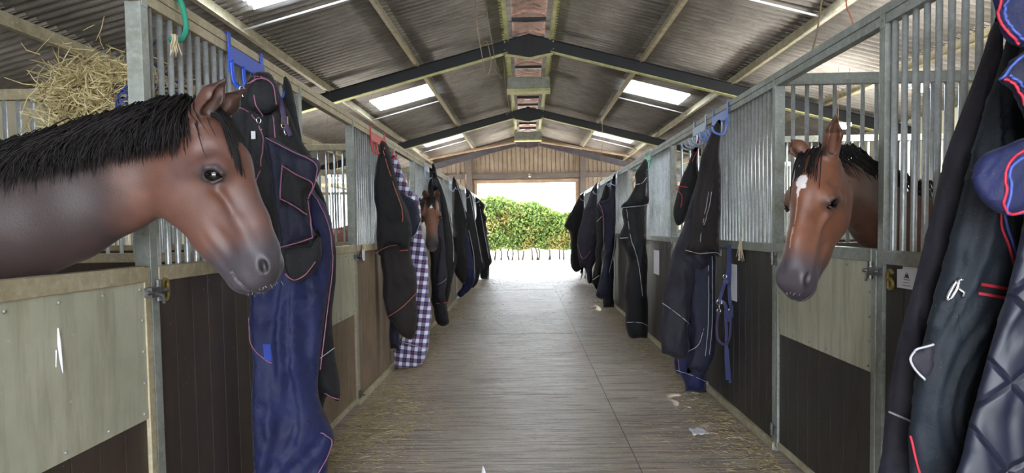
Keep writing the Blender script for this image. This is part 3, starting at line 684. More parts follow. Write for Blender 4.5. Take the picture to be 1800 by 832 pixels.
   trims=[('piping_red', [(1.15, 0.808),(1.163, 0.737),(1.184, 0.658)]),('piping_red', [(1.37, 1.498),(1.388, 1.408),(1.432, 1.304),(1.469, 1.262)]),('piping_blue', [(1.381, 1.498),(1.4, 1.413),(1.445, 1.314)])],
   patch=[('rug_black', [(1.311, 1.28),(1.47, 1.249),(1.471, 1.203),(1.309, 1.239)]),('strap_red', [(1.318, 1.275),(1.47, 1.245),(1.47, 1.237),(1.316, 1.266)]),('strap_red', [(1.315, 1.247),(1.47, 1.218),(1.47, 1.209),(1.314, 1.239)]),('rug_teal2', [(1.259, 1.183),(1.293, 1.169),(1.32, 1.127),(1.273, 1.104),(1.239, 1.152)])]),
 ]),
 dict(label='quilted navy-black rug with red and blue bound collar at the right picture edge',mat='rug_quilt',layers=[
  dict(part='body',mat='rug_quilt',pl=(1.88, 0, 1.3),T=0.05,fold=0.012,freq=8,hook=(1.419, 2.261),
   pts=[(1.385, 1.769),(1.535, 1.766),(1.563, 0.64),(1.189, 0.642),(1.195, 0.826),(1.227, 0.968),(1.264, 1.117),(1.302, 1.249),(1.33, 1.373),(1.346, 1.465),(1.356, 1.588)],
   trims=[],
   patch=[]),
  dict(part='collar',mat='rug_navy',pl=(1.78, 0, 1.3),T=0.04,fold=0.012,freq=5,hook=(1.408, 1.865),
   pts=[(1.143, 1.583),(1.168, 1.623),(1.225, 1.646),(1.285, 1.667),(1.412, 1.679),(1.418, 1.448),(1.274, 1.47),(1.226, 1.468),(1.181, 1.492),(1.15, 1.532)],
   trims=[('piping_red', [(1.313, 1.652),(1.261, 1.631),(1.223, 1.605),(1.212, 1.579),(1.211, 1.531),(1.208, 1.498)]),('piping_blue', [(1.314, 1.635),(1.267, 1.617),(1.233, 1.596),(1.222, 1.574),(1.223, 1.524),(1.22, 1.48),(1.246, 1.469),(1.303, 1.485)]),('piping_red', [(1.208, 1.498),(1.225, 1.474),(1.251, 1.471),(1.302, 1.493)])],
   patch=[]),
  dict(part='upper_flap',mat='rug_navy',pl=(1.86, 0, 1.3),T=0.03,fold=0.01,freq=5,hook=(1.394, 2.033),
   pts=[(1.248, 2.095),(1.466, 2.09),(1.469, 1.972),(1.337, 1.916),(1.296, 1.917),(1.266, 1.944),(1.247, 2.006)],
   trims=[('piping_red', [(1.257, 2.08),(1.248, 2.006),(1.266, 1.954),(1.302, 1.916)]),('piping_blue', [(1.269, 2.08),(1.259, 2.009),(1.274, 1.961),(1.308, 1.925)])],
   patch=[]),
  dict(part='side_flap',mat='rug_navy2',pl=(1.82, 0, 1.3),T=0.03,fold=0.012,freq=6,hook=(1.366, 1.934),
   pts=[(1.274, 1.877),(1.438, 1.946),(1.447, 1.581),(1.344, 1.627),(1.29, 1.738),(1.265, 1.79),(1.232, 1.817),(1.252, 1.852)],
   trims=[('piping_red', [(1.235, 1.817),(1.264, 1.802),(1.292, 1.746),(1.302, 1.731)]),('piping_blue', [(1.244, 1.826),(1.273, 1.807),(1.3, 1.753)]),('piping_blue', [(1.232, 1.82),(1.259, 1.856),(1.295, 1.884)])],
   patch=[]),
 ]),
 dict(label='large plum-grey rug with white piping on the blue rack between the right-hand stalls',mat='rug_purple',layers=[
  dict(part='body',mat='rug_purple',pl=(5.62, 0, 1.3),T=0.12,fold=0.035,freq=5,hook=(1.574, 2.376),
   pts=[(1.532, 2.253),(1.583, 2.252),(1.601, 1.894),(1.623, 1.292),(1.563, 1.106),(1.415, 1.061),(1.358, 0.875),(1.339, 0.64),(1.296, 0.381),(1.133, 0.383),(1.096, 0.454),(1.107, 0.831),(1.169, 1.144),(1.309, 1.52),(1.421, 1.952)],
   trims=[('piping_white', [(1.107, 0.817),(1.204, 0.745),(1.33, 0.64)])],
   patch=[]),
  dict(part='upper_layer',mat='rug_brown',pl=(5.45, 0, 1.3),T=0.06,fold=0.028,freq=5,hook=(1.526, 2.348),
   pts=[(1.49, 2.238),(1.544, 2.228),(1.561, 1.746),(1.588, 1.265),(1.552, 1.207),(1.484, 1.23),(1.395, 1.227),(1.255, 1.256),(1.292, 1.436),(1.365, 1.884),(1.428, 2.106)],
   trims=[('piping_white', [(1.255, 1.256),(1.372, 1.227),(1.489, 1.235),(1.556, 1.206),(1.583, 1.251)]),('piping_white', [(1.431, 1.713),(1.409, 1.605),(1.363, 1.322)]),('piping_white', [(1.449, 1.712),(1.431, 1.605),(1.386, 1.435)])],
   patch=[]),
  dict(part='tail',mat='rug_navy2',pl=(5.6, 0, 1.3),T=0.06,fold=0.02,freq=5,hook=(1.503, 1.664),
   pts=[(1.345, 1.25),(1.558, 1.247),(1.557, 0.874),(1.524, 0.499),(1.491, 0.264),(1.435, 0.227),(1.37, 0.266),(1.314, 0.247),(1.325, 0.502),(1.344, 0.877)],
   trims=[('piping_white', [(1.47, 1.202),(1.469, 0.688),(1.445, 0.383)]),('piping_white', [(1.502, 1.201),(1.501, 0.688),(1.478, 0.396)]),('piping_white', [(1.436, 0.618),(1.39, 0.478),(1.315, 0.417)])],
   patch=[]),
 ]),
 dict(label='bright navy rug with tail trailing on the floor under the plum-grey rug',mat='rug_navy',layers=[
  dict(part='body',mat='rug_navy',pl=(5.85, 0, 1.3),T=0.09,fold=0.03,freq=5,hook=(1.57, 1.914),
   pts=[(1.449, 1.434),(1.723, 1.284),(1.752, 0.651),(1.728, 0.258),(1.665, 0.062),(1.543, -0.036),(1.387, -0.064),(1.275, -0.033),(1.348, 0.016),(1.315, 0.155),(1.266, 0.19),(1.257, 0.313),(1.325, 0.46)],
   trims=[('piping_white', [(1.266, 0.214),(1.397, 0.173),(1.519, 0.113),(1.655, 0.072)]),('piping_pink', [(1.271, 0.338),(1.286, 0.204)])],
   patch=[]),
 ]),
 dict(label='black rug with red piping hanging just behind the plum-grey rug',mat='rug_black',layers=[
  dict(part='body',mat='rug_black',pl=(6.15, 0, 1.3),T=0.08,fold=0.025,freq=6,hook=(1.601, 2.34),
   pts=[(1.561, 2.261),(1.631, 2.259),(1.631, 2.038),(1.6, 1.786),(1.474, 1.637),(1.418, 1.516),(1.331, 1.451),(1.296, 1.553),(1.317, 1.7),(1.368, 1.866),(1.485, 2.106)],
   trims=[('piping_red', [(1.328, 1.811),(1.424, 1.789)]),('piping_red', [(1.591, 2.24),(1.47, 2.016)]),('piping_red', [(1.338, 1.791),(1.378, 1.714),(1.367, 1.613)])],
   patch=[]),
 ]),
 dict(label='black rug with white-edged shoulder cape, second rack on the right',mat='rug_black',layers=[
  dict(part='body',mat='rug_black',pl=(8.75, 0.0, 1.3),T=0.12,fold=0.035,freq=5,hook=(1.532, 2.406),
   pts=[(1.239, 1.699),(1.413, 1.869),(1.579, 1.866),(1.597, 1.193),(1.608, 0.558),(1.597, -0.014),(1.451, -0.056),(1.298, -0.01),(1.249, 0.248),(1.252, 0.563),(1.284, 1.037),(1.178, 1.294),(1.244, 1.496)],
   trims=[('piping_white', [(1.267, 1.669),(1.322, 1.291),(1.407, 0.999),(1.462, 0.56)]),('piping_white', [(1.185, 1.301),(1.286, 1.306)]),('piping_white', [(1.264, 0.226),(1.438, 0.223),(1.547, 0.163)])],
   patch=[]),
  dict(part='cape',mat='rug_black',pl=(8.6, 0.0, 1.3),T=0.06,fold=0.025,freq=6,hook=(1.506, 2.39),
   pts=[(1.455, 2.257),(1.512, 2.277),(1.581, 2.085),(1.552, 1.81),(1.523, 1.718),(1.374, 1.699),(1.196, 1.68),(1.311, 1.814),(1.375, 1.968),(1.362, 2.089)],
   trims=[('piping_white', [(1.203, 1.687),(1.374, 1.699),(1.516, 1.725),(1.552, 1.824)]),('piping_white', [(1.368, 1.969),(1.446, 1.988),(1.504, 2.058)]),('piping_white', [(1.503, 1.987),(1.488, 1.825)])],
   patch=[]),
 ]),
 dict(label='ink-navy rug with rounded hanging tail, third rack on the right',mat='rug_navy2',layers=[
  dict(part='body',mat='rug_navy2',pl=(11.8, 0.0, 1.3),T=0.1,fold=0.03,freq=5,hook=(1.55, 2.505),
   pts=[(1.49, 2.322),(1.587, 2.301),(1.612, 1.823),(1.59, 1.433),(1.528, 1.111),(1.437, 0.69),(1.423, 0.256),(1.324, 0.198),(1.197, 0.259),(1.219, 0.436),(1.332, 1.025),(1.318, 1.584),(1.232, 1.859),(1.409, 1.953)],
   trims=[('piping_pink', [(1.242, 1.859),(1.318, 1.633),(1.322, 1.045)]),('piping_white', [(1.555, 1.922),(1.509, 1.141),(1.407, 0.651)])],
   patch=[]),
 ]),
 dict(label='black rug reaching the floor behind the ink-navy rug, third rack on the right',mat='rug_black',layers=[
  dict(part='body',mat='rug_black',pl=(12.15, 0.0, 1.3),T=0.1,fold=0.03,freq=5,hook=(1.616, 2.536),
   pts=[(1.564, 2.357),(1.644, 2.315),(1.669, 1.754),(1.694, 1.099),(1.688, 0.217),(1.646, 0.065),(1.544, -0.035),(1.342, -0.002),(1.409, 0.668),(1.506, 1.434)],
   trims=[],
   patch=[]),
 ]),
 dict(label='slim black rug left of the ink-navy rug with pale hem line',mat='rug_black',layers=[
  dict(part='body',mat='rug_black',pl=(12.5, 0.0, 1.3),T=0.08,fold=0.03,freq=5,hook=(1.59, 2.568),
   pts=[(1.505, 2.261),(1.566, 2.157),(1.456, 1.435),(1.369, 0.917),(1.311, 0.313),(1.208, 0.398),(1.188, 0.503),(1.266, 1.023),(1.272, 1.645),(1.358, 2.006)],
   trims=[('piping_white', [(1.198, 0.482),(1.314, 0.564)]),('piping_white', [(1.281, 1.542),(1.375, 1.644)])],
   patch=[]),
 ]),
 dict(label='faded blue-black rug, fourth rack on the right, with ragged ends above the floor',mat='rug_purple',layers=[
  dict(part='body',mat='rug_purple',pl=(14.9, 0.0, 1.3),T=0.12,fold=0.035,freq=5,hook=(1.549, 2.481),
   pts=[(1.474, 2.348),(1.621, 2.345),(1.653, 1.828),(1.584, 1.026),(1.507, 0.717),(1.406, 0.494),(1.403, 0.246),(1.304, 0.259),(1.246, 0.571),(1.143, 0.262),(1.17, 0.498),(1.124, 0.822),(1.077, 1.033),(1.131, 1.404),(1.271, 1.834)],
   trims=[('piping_pink', [(1.102, 1.07),(1.21, 0.758),(1.385, 0.942)])],
   patch=[]),
 ]),
 dict(label='black rug nearest the doorway on the right side',mat='rug_black',layers=[
  dict(part='body',mat='rug_black',pl=(18.3, 0.0, 1.3),T=0.12,fold=0.035,freq=5,hook=(1.567, 2.465),
   pts=[(1.475, 2.315),(1.656, 2.312),(1.679, 1.585),(1.58, 0.827),(1.484, 0.37),(1.3, 0.251),(1.166, 0.512),(1.16, 1.274),(1.01, 1.505),(1.228, 1.926)],
   trims=[],
   patch=[]),
 ]),
]
# ================================================================ hanging rugs
def vnoise(x, seed):
    i = np.floor(x).astype(int); f = x-i; f = f*f*(3-2*f)
    h = lambda k: np.modf(np.abs(np.sin((k+seed*17.3)*12.9898)*43758.5453))[0]*2-1
    return h(i)*(1-f)+h(i+1)*f
def vnoise2(x, y, seed):
    j = np.floor(y).astype(int); f = y-j; f = f*f*(3-2*f)
    h = lambda k, jj: np.modf(np.abs(np.sin((k*1.0+jj*57.7+seed*17.3)*12.9898)*43758.5453))[0]*2-1
    i = np.floor(x).astype(int); g = x-i; g = g*g*(3-2*g)
    return (h(i, j)*(1-g)+h(i+1, j)*g)*(1-f)+(h(i, j+1)*(1-g)+h(i+1, j+1)*g)*f
def seg_dist(P, poly):
    A = poly; B = np.roll(poly, -1, axis=0); best = np.full(len(P), 1e9)
    for a, b in zip(A, B):
        ab = b-a; L = ab@ab+1e-12; t = np.clip(((P-a)@ab)/L, 0, 1); d = np.linalg.norm(P-(a+t[:, None]*ab), axis=1); best = np.minimum(best, d)
    return best
def inside(P, poly):
    x, y = P[:, 0], P[:, 1]; c = np.zeros(len(P), bool); n = len(poly); j = n-1
    for i in range(n):
        xi, yi = poly[i]; xj, yj = poly[j]
        c ^= ((yi > y) != (yj > y)) & (x < (xj-xi)*(y-yi)/(yj-yi+1e-12)+xi); j = i
    return c
def make_layer(L, parent, seed):
    a, b, x0 = L['pl']; hx, hz = L['hook']; T = L['T']; fa = L['fold']; fr = L['freq']
    near = max(a, 1.5); h = min(.05, .0045*near+.003)
    poly = [(p[0], p[1]) for p in L['pts']]
    sm = catmull([(p[0], p[1], 0) for p in poly], 4, True)
    poly = np.array([(p.x, p.y) for p in sm])
    poly[:, 0] = np.clip(poly[:, 0], -1.385, 1.535); poly[:, 1] = np.maximum(poly[:, 1], .012)
    # resample the outline
    out = []
    for p, q in zip(poly, np.roll(poly, -1, axis=0)):
        d = np.linalg.norm(q-p)
        if d < 1e-4: continue
        n = max(1, int(d/h)); out += [p+(q-p)*k/n for k in range(n)]
    poly = np.array(out)
    # slight raggedness of the outline so that edges read as cloth
    if a > 2.5:
        poly = poly+np.stack([vnoise2(poly[:, 1]*5, poly[:, 0]*3, seed+2), vnoise2(poly[:, 0]*14, poly[:, 1]*4, seed+4)*.8], 1)*(.014 if a < 5 else .022)
        poly[:, 0] = np.clip(poly[:, 0], -1.39, 1.54); poly[:, 1] = np.maximum(poly[:, 1], .012)
    gx = np.arange(poly[:, 0].min(), poly[:, 0].max(), h); gz = np.arange(poly[:, 1].min(), poly[:, 1].max(), h*1.3)
    X, Z = np.meshgrid(gx, gz); X = X+((np.arange(len(gz)) % 2)*h/2)[:, None]
    P = np.stack([X.ravel(), Z.ravel()], 1); P = P[inside(P, poly)]
    P = P[seg_dist(P, poly) > h*.45] if len(P) else P
    allp = np.vstack([poly, P]) if len(P) else poly; nb = len(poly)
    V2, _, F, _, _, _ = delaunay_2d_cdt([Vector(p) for p in allp], [], [list(range(nb))], 1, 1e-6)
    V2 = np.array([(v.x, v.y) for v in V2]); d = seg_dist(V2, poly)
    Rr = max(T*1.6, .015); wid = max(.05, min(poly[:, 0].max()-poly[:, 0].min(), .6)); Rr = min(Rr, wid*.42)
    def surf(Q, dd):
        ang = (Q[:, 0]-hx)/(np.abs(hz-Q[:, 1])+.22); drop = np.clip((hz-Q[:, 1])/.5, 0, 1)
        wp = vnoise2(Q[:, 0]*4, Q[:, 1]*2.2, seed+31)*.12; ang = ang+wp
        f = vnoise2(ang*fr*3.2, Q[:, 1]*1.1, seed)*.6+vnoise2(ang*fr*8.0+3, Q[:, 1]*1.9, seed+5)*.34+vnoise2(Q[:, 0]*11+Q[:, 1]*4, Q[:, 1]*6, seed+9)*.16*(a*.1+.6 if a < 4 else 1)
        f = f+.5*np.sin(ang*fr*3+seed)*(1-drop*.3)
        e_ = np.minimum(dd/Rr, 1); rnd = np.sqrt(np.clip(1-(1-e_)**2, 0, 1))
        cr = vnoise2(Q[:, 0]*22+Q[:, 1]*12, Q[:, 1]*16-Q[:, 0]*9, seed+21)*(.10 if a < 2.5 else .18)
        return (T*.42+fa*(np.abs(f)*1.5+cr*1.6)*1.35)*rnd+.003
    t = np.maximum(surf(V2, d), .003)
    base = a+b*(V2[:, 0]-x0)
    bd = d < 1e-5
    n = len(V2)
    front = np.stack([V2[:, 0], base-np.where(bd, 0, t), V2[:, 1]], 1); back = np.stack([V2[:, 0], base+np.where(bd, 0, t*.8), V2[:, 1]], 1)
    idx_back = np.arange(n)+n; idx_back[bd] = np.arange(n)[bd]
    faces = [tuple(f) for f in F]+[tuple(int(idx_back[i]) for i in reversed(f)) for f in F]
    mb = MB(); mb.v = [tuple(p) for p in np.vstack([front, back])]; mb.f = faces
    o = mb.build(L['part'], L['mat'], parent, smooth=True)
    bm = bmesh.new(); bm.from_mesh(o.data); bmesh.ops.delete(bm, geom=[v for v in bm.verts if not v.link_faces], context='VERTS'); bm.to_mesh(o.data); bm.free()
    def onsurf(pts, off=.001):
        Q = np.array(pts); Q[:, 0] = np.clip(Q[:, 0], -1.39, 1.54); Q[:, 1] = np.maximum(Q[:, 1], .014)
        ins = inside(Q, poly); dd = np.where(ins, seg_dist(Q, poly), 0)
        y = a+b*(Q[:, 0]-x0)-np.where(dd > 0, surf(Q, dd), 0)-off
        return [(q[0], yy, q[1]) for q, yy in zip(Q, y)]
    for mt, tr in L['trims']:
        sm = catmull([(p[0], p[1], 0) for p in tr], 14); P3 = onsurf([(p.x, p.y) for p in sm])
        r = max(.0029, .00058*a) if mt != 'piping_white' else max(.0026, .00048*a)
        if a < 2.4: r = .0040 if mt != 'piping_white' else .0036
        MB().tube(P3, r, 6).build('piping', mt, o, smooth=True, label=mt.replace('piping_', '')+' piping')
    for mt, pt in L['patch']:
        # quilted-on patch or strap: a thin quad grid following the cloth
        A, B, C_, D = [np.array(q) for q in (pt[0], pt[1], pt[2 if len(pt) < 5 else 2], pt[3])]
        G_ = []; nu, nv = 14, 8
        for i in range(nu+1):
            for j in range(nv+1):
                u, v_ = i/nu, j/nv; G_.append((A*(1-u)+B*u)*(1-v_)+(D*(1-u)+C_*u)*v_)
        P3 = onsurf(G_, .0035 if mt != 'strap_red' else .0065); P4 = onsurf(G_, -.004)
        Fs = []; m_ = nv+1; N = len(P3)
        for i in range(nu):
            for j in range(nv): q = (i*m_+j, (i+1)*m_+j, (i+1)*m_+j+1, i*m_+j+1); Fs.append(q); Fs.append(tuple(k+N for k in reversed(q)))
        MB().add(P3+P4, Fs).build('strap' if 'strap' in mt or mt == 'rug_black' else 'patch', mt, o, smooth=True, label={'rug_blue': 'small bright blue patch', 'strap_red': 'red stripe', 'rug_black': 'black surcingle strap', 'rug_teal2': 'faint stitched patch'}.get(mt))
    return o, onsurf
SURF = {}
for i, r in enumerate(RUGS):
    L0 = r['layers'][0]; e = empty('horse_rug', (L0['hook'][0], L0['pl'][0], min(p[1] for p in L0['pts'])), r['label'], 'horse rug', 'horse rugs hanging along the aisle')
    for j, L in enumerate(r['layers']):
        o, f = make_layer(L, e, i*3+j+1); SURF[(i, j)] = (e, o, f)

# rug racks hooked over the header rails
def rack(side, y0, y1, mat, label, arms=4, reach=.13):
    X = XL if side < 0 else XR; s_ = -side
    e = empty('rug_rack', (X, y0, 2.2), label, 'rug rack', 'rug racks on the top rails')
    for y in (y0, y1):
        mb = MB(); mb.box(X+s_*.004, X+s_*.010, y-.016, y+.016, 2.22, 2.408); mb.box(X+s_*.010, X-s_*.058, y-.016, y+.016, 2.403, 2.409); mb.box(X-s_*.054, X-s_*.060, y-.016, y+.016, 2.34, 2.409)
        mb.build('hanger', mat, e, bevel=.0015)
    mb = MB(); mb.box(X+s_*.010, X+s_*.016, y0-.016, y1+.016, 2.27, 2.345); mb.box(X+s_*.010, X+s_*.022, y0-.016, y1+.016, 2.268, 2.274)
    mb.build('back_plate', mat, e, bevel=.0015)
    for i in range(arms):
        y = y0+(y1-y0)*i/(arms-1)
        P = catmull([(X+s_*.016, y, 2.28), (X+s_*.018, y, 2.21), (X+s_*.03, y, 2.165), (X+s_*.06, y, 2.15), (X+s_*(reach-.02), y, 2.17), (X+s_*reach, y, 2.21)], 5)
        MB().tube(P, .011, 8, flat=.5).build('hook', mat, e, smooth=True)
rack(-1, 3.28, 3.68, 'rack_blue', 'bright blue rug rack with four hooks above the near horse')
rack(-1, 6.25, 6.85, 'rack_red', 'red rug rack hooked over the left top rail')
rack(-1, 9.5, 10.15, 'rack_grey', 'grey rug rack above the small far horse head')
rack(-1, 12.5, 13.25, 'rack_grey', 'grey rug rack, third from the doorway on the left rail')
rack(-1, 15.6, 16.1, 'rack_grey', 'grey rug rack, second from the doorway on the left rail')
rack(-1, 18.5, 18.9, 'rack_grey', 'grey rug rack nearest the doorway on the left rail')
rack(1, 5.35, 5.75, 'rack_paleblue', 'blue rug rack above the plum-grey rug')
rack(1, 6.0, 6.4, 'rack_grey', 'pale rug rack just behind the blue rack on the right rail')
rack(1, 8.6, 9.0, 'rack_green', 'pale green rug rack above the caped black rug')
rack(1, 11.7, 12.2, 'rack_grey', 'grey rug rack above the ink-navy rug')
rack(1, 14.7, 15.1, 'rack_grey', 'grey rug rack above the faded blue-black rug')
rack(1, 18.2, 18.6, 'rack_grey', 'grey rug rack nearest the doorway on the right rail')
H1POS = (-0.985, 1.752)
H2POS = (1.27, 2.98, 1.685); H2ROT = (140, 0, 0)
H2NECK = [(1.50, 3.22, 1.60), (1.72, 3.42, 1.50), (2.05, 3.55, 1.36)]
H2CREST = [(1.50, 3.20, 1.78), (1.72, 3.40, 1.72), (2.05, 3.52, 1.62)]
H3POS = (-1.085, 7.80, 1.75); H3ROT = (82, -6, 0)
TEAL = 14; BUCK = (1.261, 1.258)
# ================================================================ horses: one continuous surface each, from a smooth distance field
U = .001708
def smin(a, b, k): 
    h = np.clip(.5+.5*(b-a)/k, 0, 1); return b*(1-h)+a*h-k*h*(1-h)
def smax(a, b, k): return -smin(-a, -b, k)
def rcone(P, a, ra, b, rb, ls=1.0):
    a = np.array(a, float); b = np.array(b, float)
    Q = P.copy(); Q[:, 2] = Q[:, 2]/ls; a = a.copy(); b = b.copy(); a[2] /= ls; b[2] /= ls
    ab = b-a; L = ab@ab+1e-9; t = np.clip(((Q-a)@ab)/L, 0, 1)
    return (np.linalg.norm(Q-(a+t[:, None]*ab), axis=1)-(ra+(rb-ra)*t))*min(1, ls*.8+.2)
def ell(P, c, r, rot=0.0):
    Q = P-np.array(c, float)
    if rot:
        cs, sn = math.cos(rot), math.sin(rot); Q = np.stack([Q[:, 0]*cs+Q[:, 1]*sn, -Q[:, 0]*sn+Q[:, 1]*cs, Q[:, 2]], 1)
    r = np.array(r, float); k = np.linalg.norm(Q/r, axis=1); return (k-1)*r.min()
def head_sdf(P, ear):
    """P in profile units: p forward, q down, lateral. The head faces +p; symmetric in lateral."""
    side = np.sign(P[:, 2]); A = P.copy(); A[:, 2] = np.abs(A[:, 2])
    d = rcone(A, (350, 232, 0), 50, (380, 288, 0), 59, .82)
    d = smin(d, rcone(A, (384, 298, 0), 58, (426, 392, 0), 45, .62), 16)
    d = smin(d, rcone(A, (426, 392, 0), 45, (441, 440, 0), 44, .64), 10)
    d = smin(d, rcone(A, (441, 440, 0), 44, (443, 472, 0), 43, .80), 14)
    d = smin(d, rcone(A, (322, 302, 6), 70, (326, 322, 6), 62, .50), 18)
    d = smin(d, rcone(A, (328, 336, 12), 50, (378, 412, 8), 37, .5), 16)
    d = smin(d, rcone(A, (378, 412, 6), 36, (418, 478, 0), 29, .62), 14)
    d = smin(d, rcone(A, (422, 488, 0), 22, (436, 492, 0), 20, .95), 9)
    d = smin(d, ell(A, (394, 292, 40), (27, 22, 17), .3), 12)           # orbit
    d = smin(d, rcone(A, (398, 334, 37), 9, (422, 380, 26), 6), 13)      # facial crest
    d = smin(d, rcone(A, (372, 298, 43), 8, (342, 302, 40), 6), 12)      # zygomatic arch
    d = smin(d, ell(A, (330, 318, 30), (42, 46, 13)), 14)                # masseter
    d = smin(d, rcone(A, (428, 384, 24), 7, (452, 438, 24), 6), 14)
    d = smin(d, ell(A, (466, 460, 22), (21, 27, 17), -.2), 10)           # nostril wing
    d = smax(d, -ell(A, (384, 262, 56), (16, 13, 14)), 12)               # hollow above the eye
    d = smax(d, -ell(A, (404, 366, 42), (10, 22, 9), -.4), 10)
    d = smax(d, -ell(A, (405, 420, 38), (26, 9, 10), .95), 12)
    d = smax(d, -ell(A, (473, 464, 42), (7.5, 15, 14), -.25), 5)         # nostril
    d = smax(d, -ell(A, (396, 306, 59), (19, 13, 10), .1), 4)            # eye opening
    # lids
    d = smin(d, rcone(A, (379, 305, 50), 3, (389, 295, 55), 4.4), 4)
    d = smin(d, rcone(A, (389, 295, 55), 4.4, (405, 295, 55), 4.2), 4)
    d = smin(d, rcone(A, (405, 295, 55), 4.2, (414, 305, 50), 3), 4)
    d = smin(d, rcone(A, (381, 313, 50), 2.6, (397, 320, 53), 3), 4)
    d = smin(d, rcone(A, (397, 320, 53), 3, (412, 314, 50), 2.6), 4)
    # veins and creases of the cheek
    d = smax(d, -rcone(A, (360, 400, 42), 5, (400, 462, 30), 4), 10)
    # mouth line
    def seg2(a, b):
        a = np.array(a, float); b = np.array(b, float); ab = b-a; Q = A[:, :2]; t = np.clip(((Q-a)@ab)/(ab@ab), 0, 1); return np.linalg.norm(Q-(a+t[:, None]*ab), axis=1)
    mth = np.minimum(seg2((470, 524), (440, 508)), seg2((440, 508), (413, 472)))-1.6
    mth = np.maximum(mth, 20-A[:, 2]+0*mth) if False else mth
    d = smax(d, -np.maximum(mth, -(d+5.5)), 4)
    # ears
    for sg in (1, -1):
        B = P.copy(); B[:, 2] *= sg; tp_, tq_, tl_ = ear[0] if sg > 0 else ear[1]; b_ = np.array([364, 202, 26.]); t_ = np.array([tp_, tq_, tl_], float); m_ = b_*.48+t_*.52+np.array([0, 0, 1.])
        e_ = rcone(B, b_, 18.5, m_, 19, 1); e_ = smin(e_, rcone(B, m_, 19, t_, 1.8, 1), 5)
        o_ = np.array([10, 7, 9.]); e_ = smax(e_, -rcone(B, b_*.8+t_*.2+o_*1.1, 10, b_*.2+t_*.8+o_*.62, 8), 4)
        d = smin(d, e_, 7)
    return d
def surface_nets(D, xs, ys, zs):
    s = D < 0; nx, ny, nz = D.shape
    c = [s[i:nx-1+i, j:ny-1+j, k:nz-1+k] for i in (0, 1) for j in (0, 1) for k in (0, 1)]
    tot = sum(a.astype(np.int8) for a in c); act = (tot > 0) & (tot < 8)
    I = np.argwhere(act); idx = -np.ones(act.shape, np.int64); idx[act] = np.arange(len(I))
    acc = np.zeros((len(I), 3)); cnt = np.zeros(len(I)); G3 = (xs, ys, zs)
    corners = [(i, j, k) for i in (0, 1) for j in (0, 1) for k in (0, 1)]
    for a in range(8):
        for b in range(a+1, 8):
            ca, cb = np.array(corners[a]), np.array(corners[b])
            if np.abs(ca-cb).sum() != 1: continue
            ia = I+ca; ib = I+cb; da = D[tuple(ia.T)]; db = D[tuple(ib.T)]; m_ = (da < 0) != (db < 0)
            t = da/(da-db+1e-12); pa = np.stack([G3[q][ia[:, q]] for q in range(3)], 1); pb = np.stack([G3[q][ib[:, q]] for q in range(3)], 1)
            acc[m_] += (pa+(pb-pa)*t[:, None])[m_]; cnt[m_] += 1
    V = acc/np.maximum(cnt, 1)[:, None]; F = []
    for ax in range(3):
        sl0 = [slice(1, -1)]*3; sl1 = [slice(1, -1)]*3; sl0[ax] = slice(0, -1); sl1[ax] = slice(1, None)
        A_ = s[tuple(sl0)]; B_ = s[tuple(sl1)]; E_ = np.argwhere(A_ != B_)
        off = [1, 1, 1]; off[ax] = 0; E_ = E_+np.array(off); sg = s[tuple(E_.T)]
        u, v = [q for q in range(3) if q != ax]; du = np.zeros(3, int); dv = np.zeros(3, int); du[u] = 1; dv[v] = 1
        q0 = idx[tuple((E_-du-dv).T)]; q1 = idx[tuple((E_-dv).T)]; q2 = idx[tuple(E_.T)]; q3 = idx[tuple((E_-du).T)]
        Q = np.stack([q0, q1, q2, q3], 1); ok = (Q >= 0).all(1); flip = sg if ax != 1 else ~sg
        Q = Q[ok]; fl = flip[ok]; Q[~fl] = Q[~fl][:, ::-1]; F.append(Q)
    return V, np.vstack(F)
def axis(lo, hi, h, flo, fhi, hf):
    out = [lo]
    while out[-1] < hi:
        x = out[-1]; d_ = max(flo-x, x-fhi, 0); out.append(x+min(h, hf+d_*.12))
    return np.array(out)

def lin(c): return np.array(srgb(c)[:3])
def hair_clumps(mb, roots, rnd):
    for (p, pts, r) in roots:
        n = len(pts); mb.tube(pts, [r*(.6+.4*math.sin(PI*min(1, .25+k/n))) if k < n-1 else r*.12 for k in range(n)], 4, flat=.55)

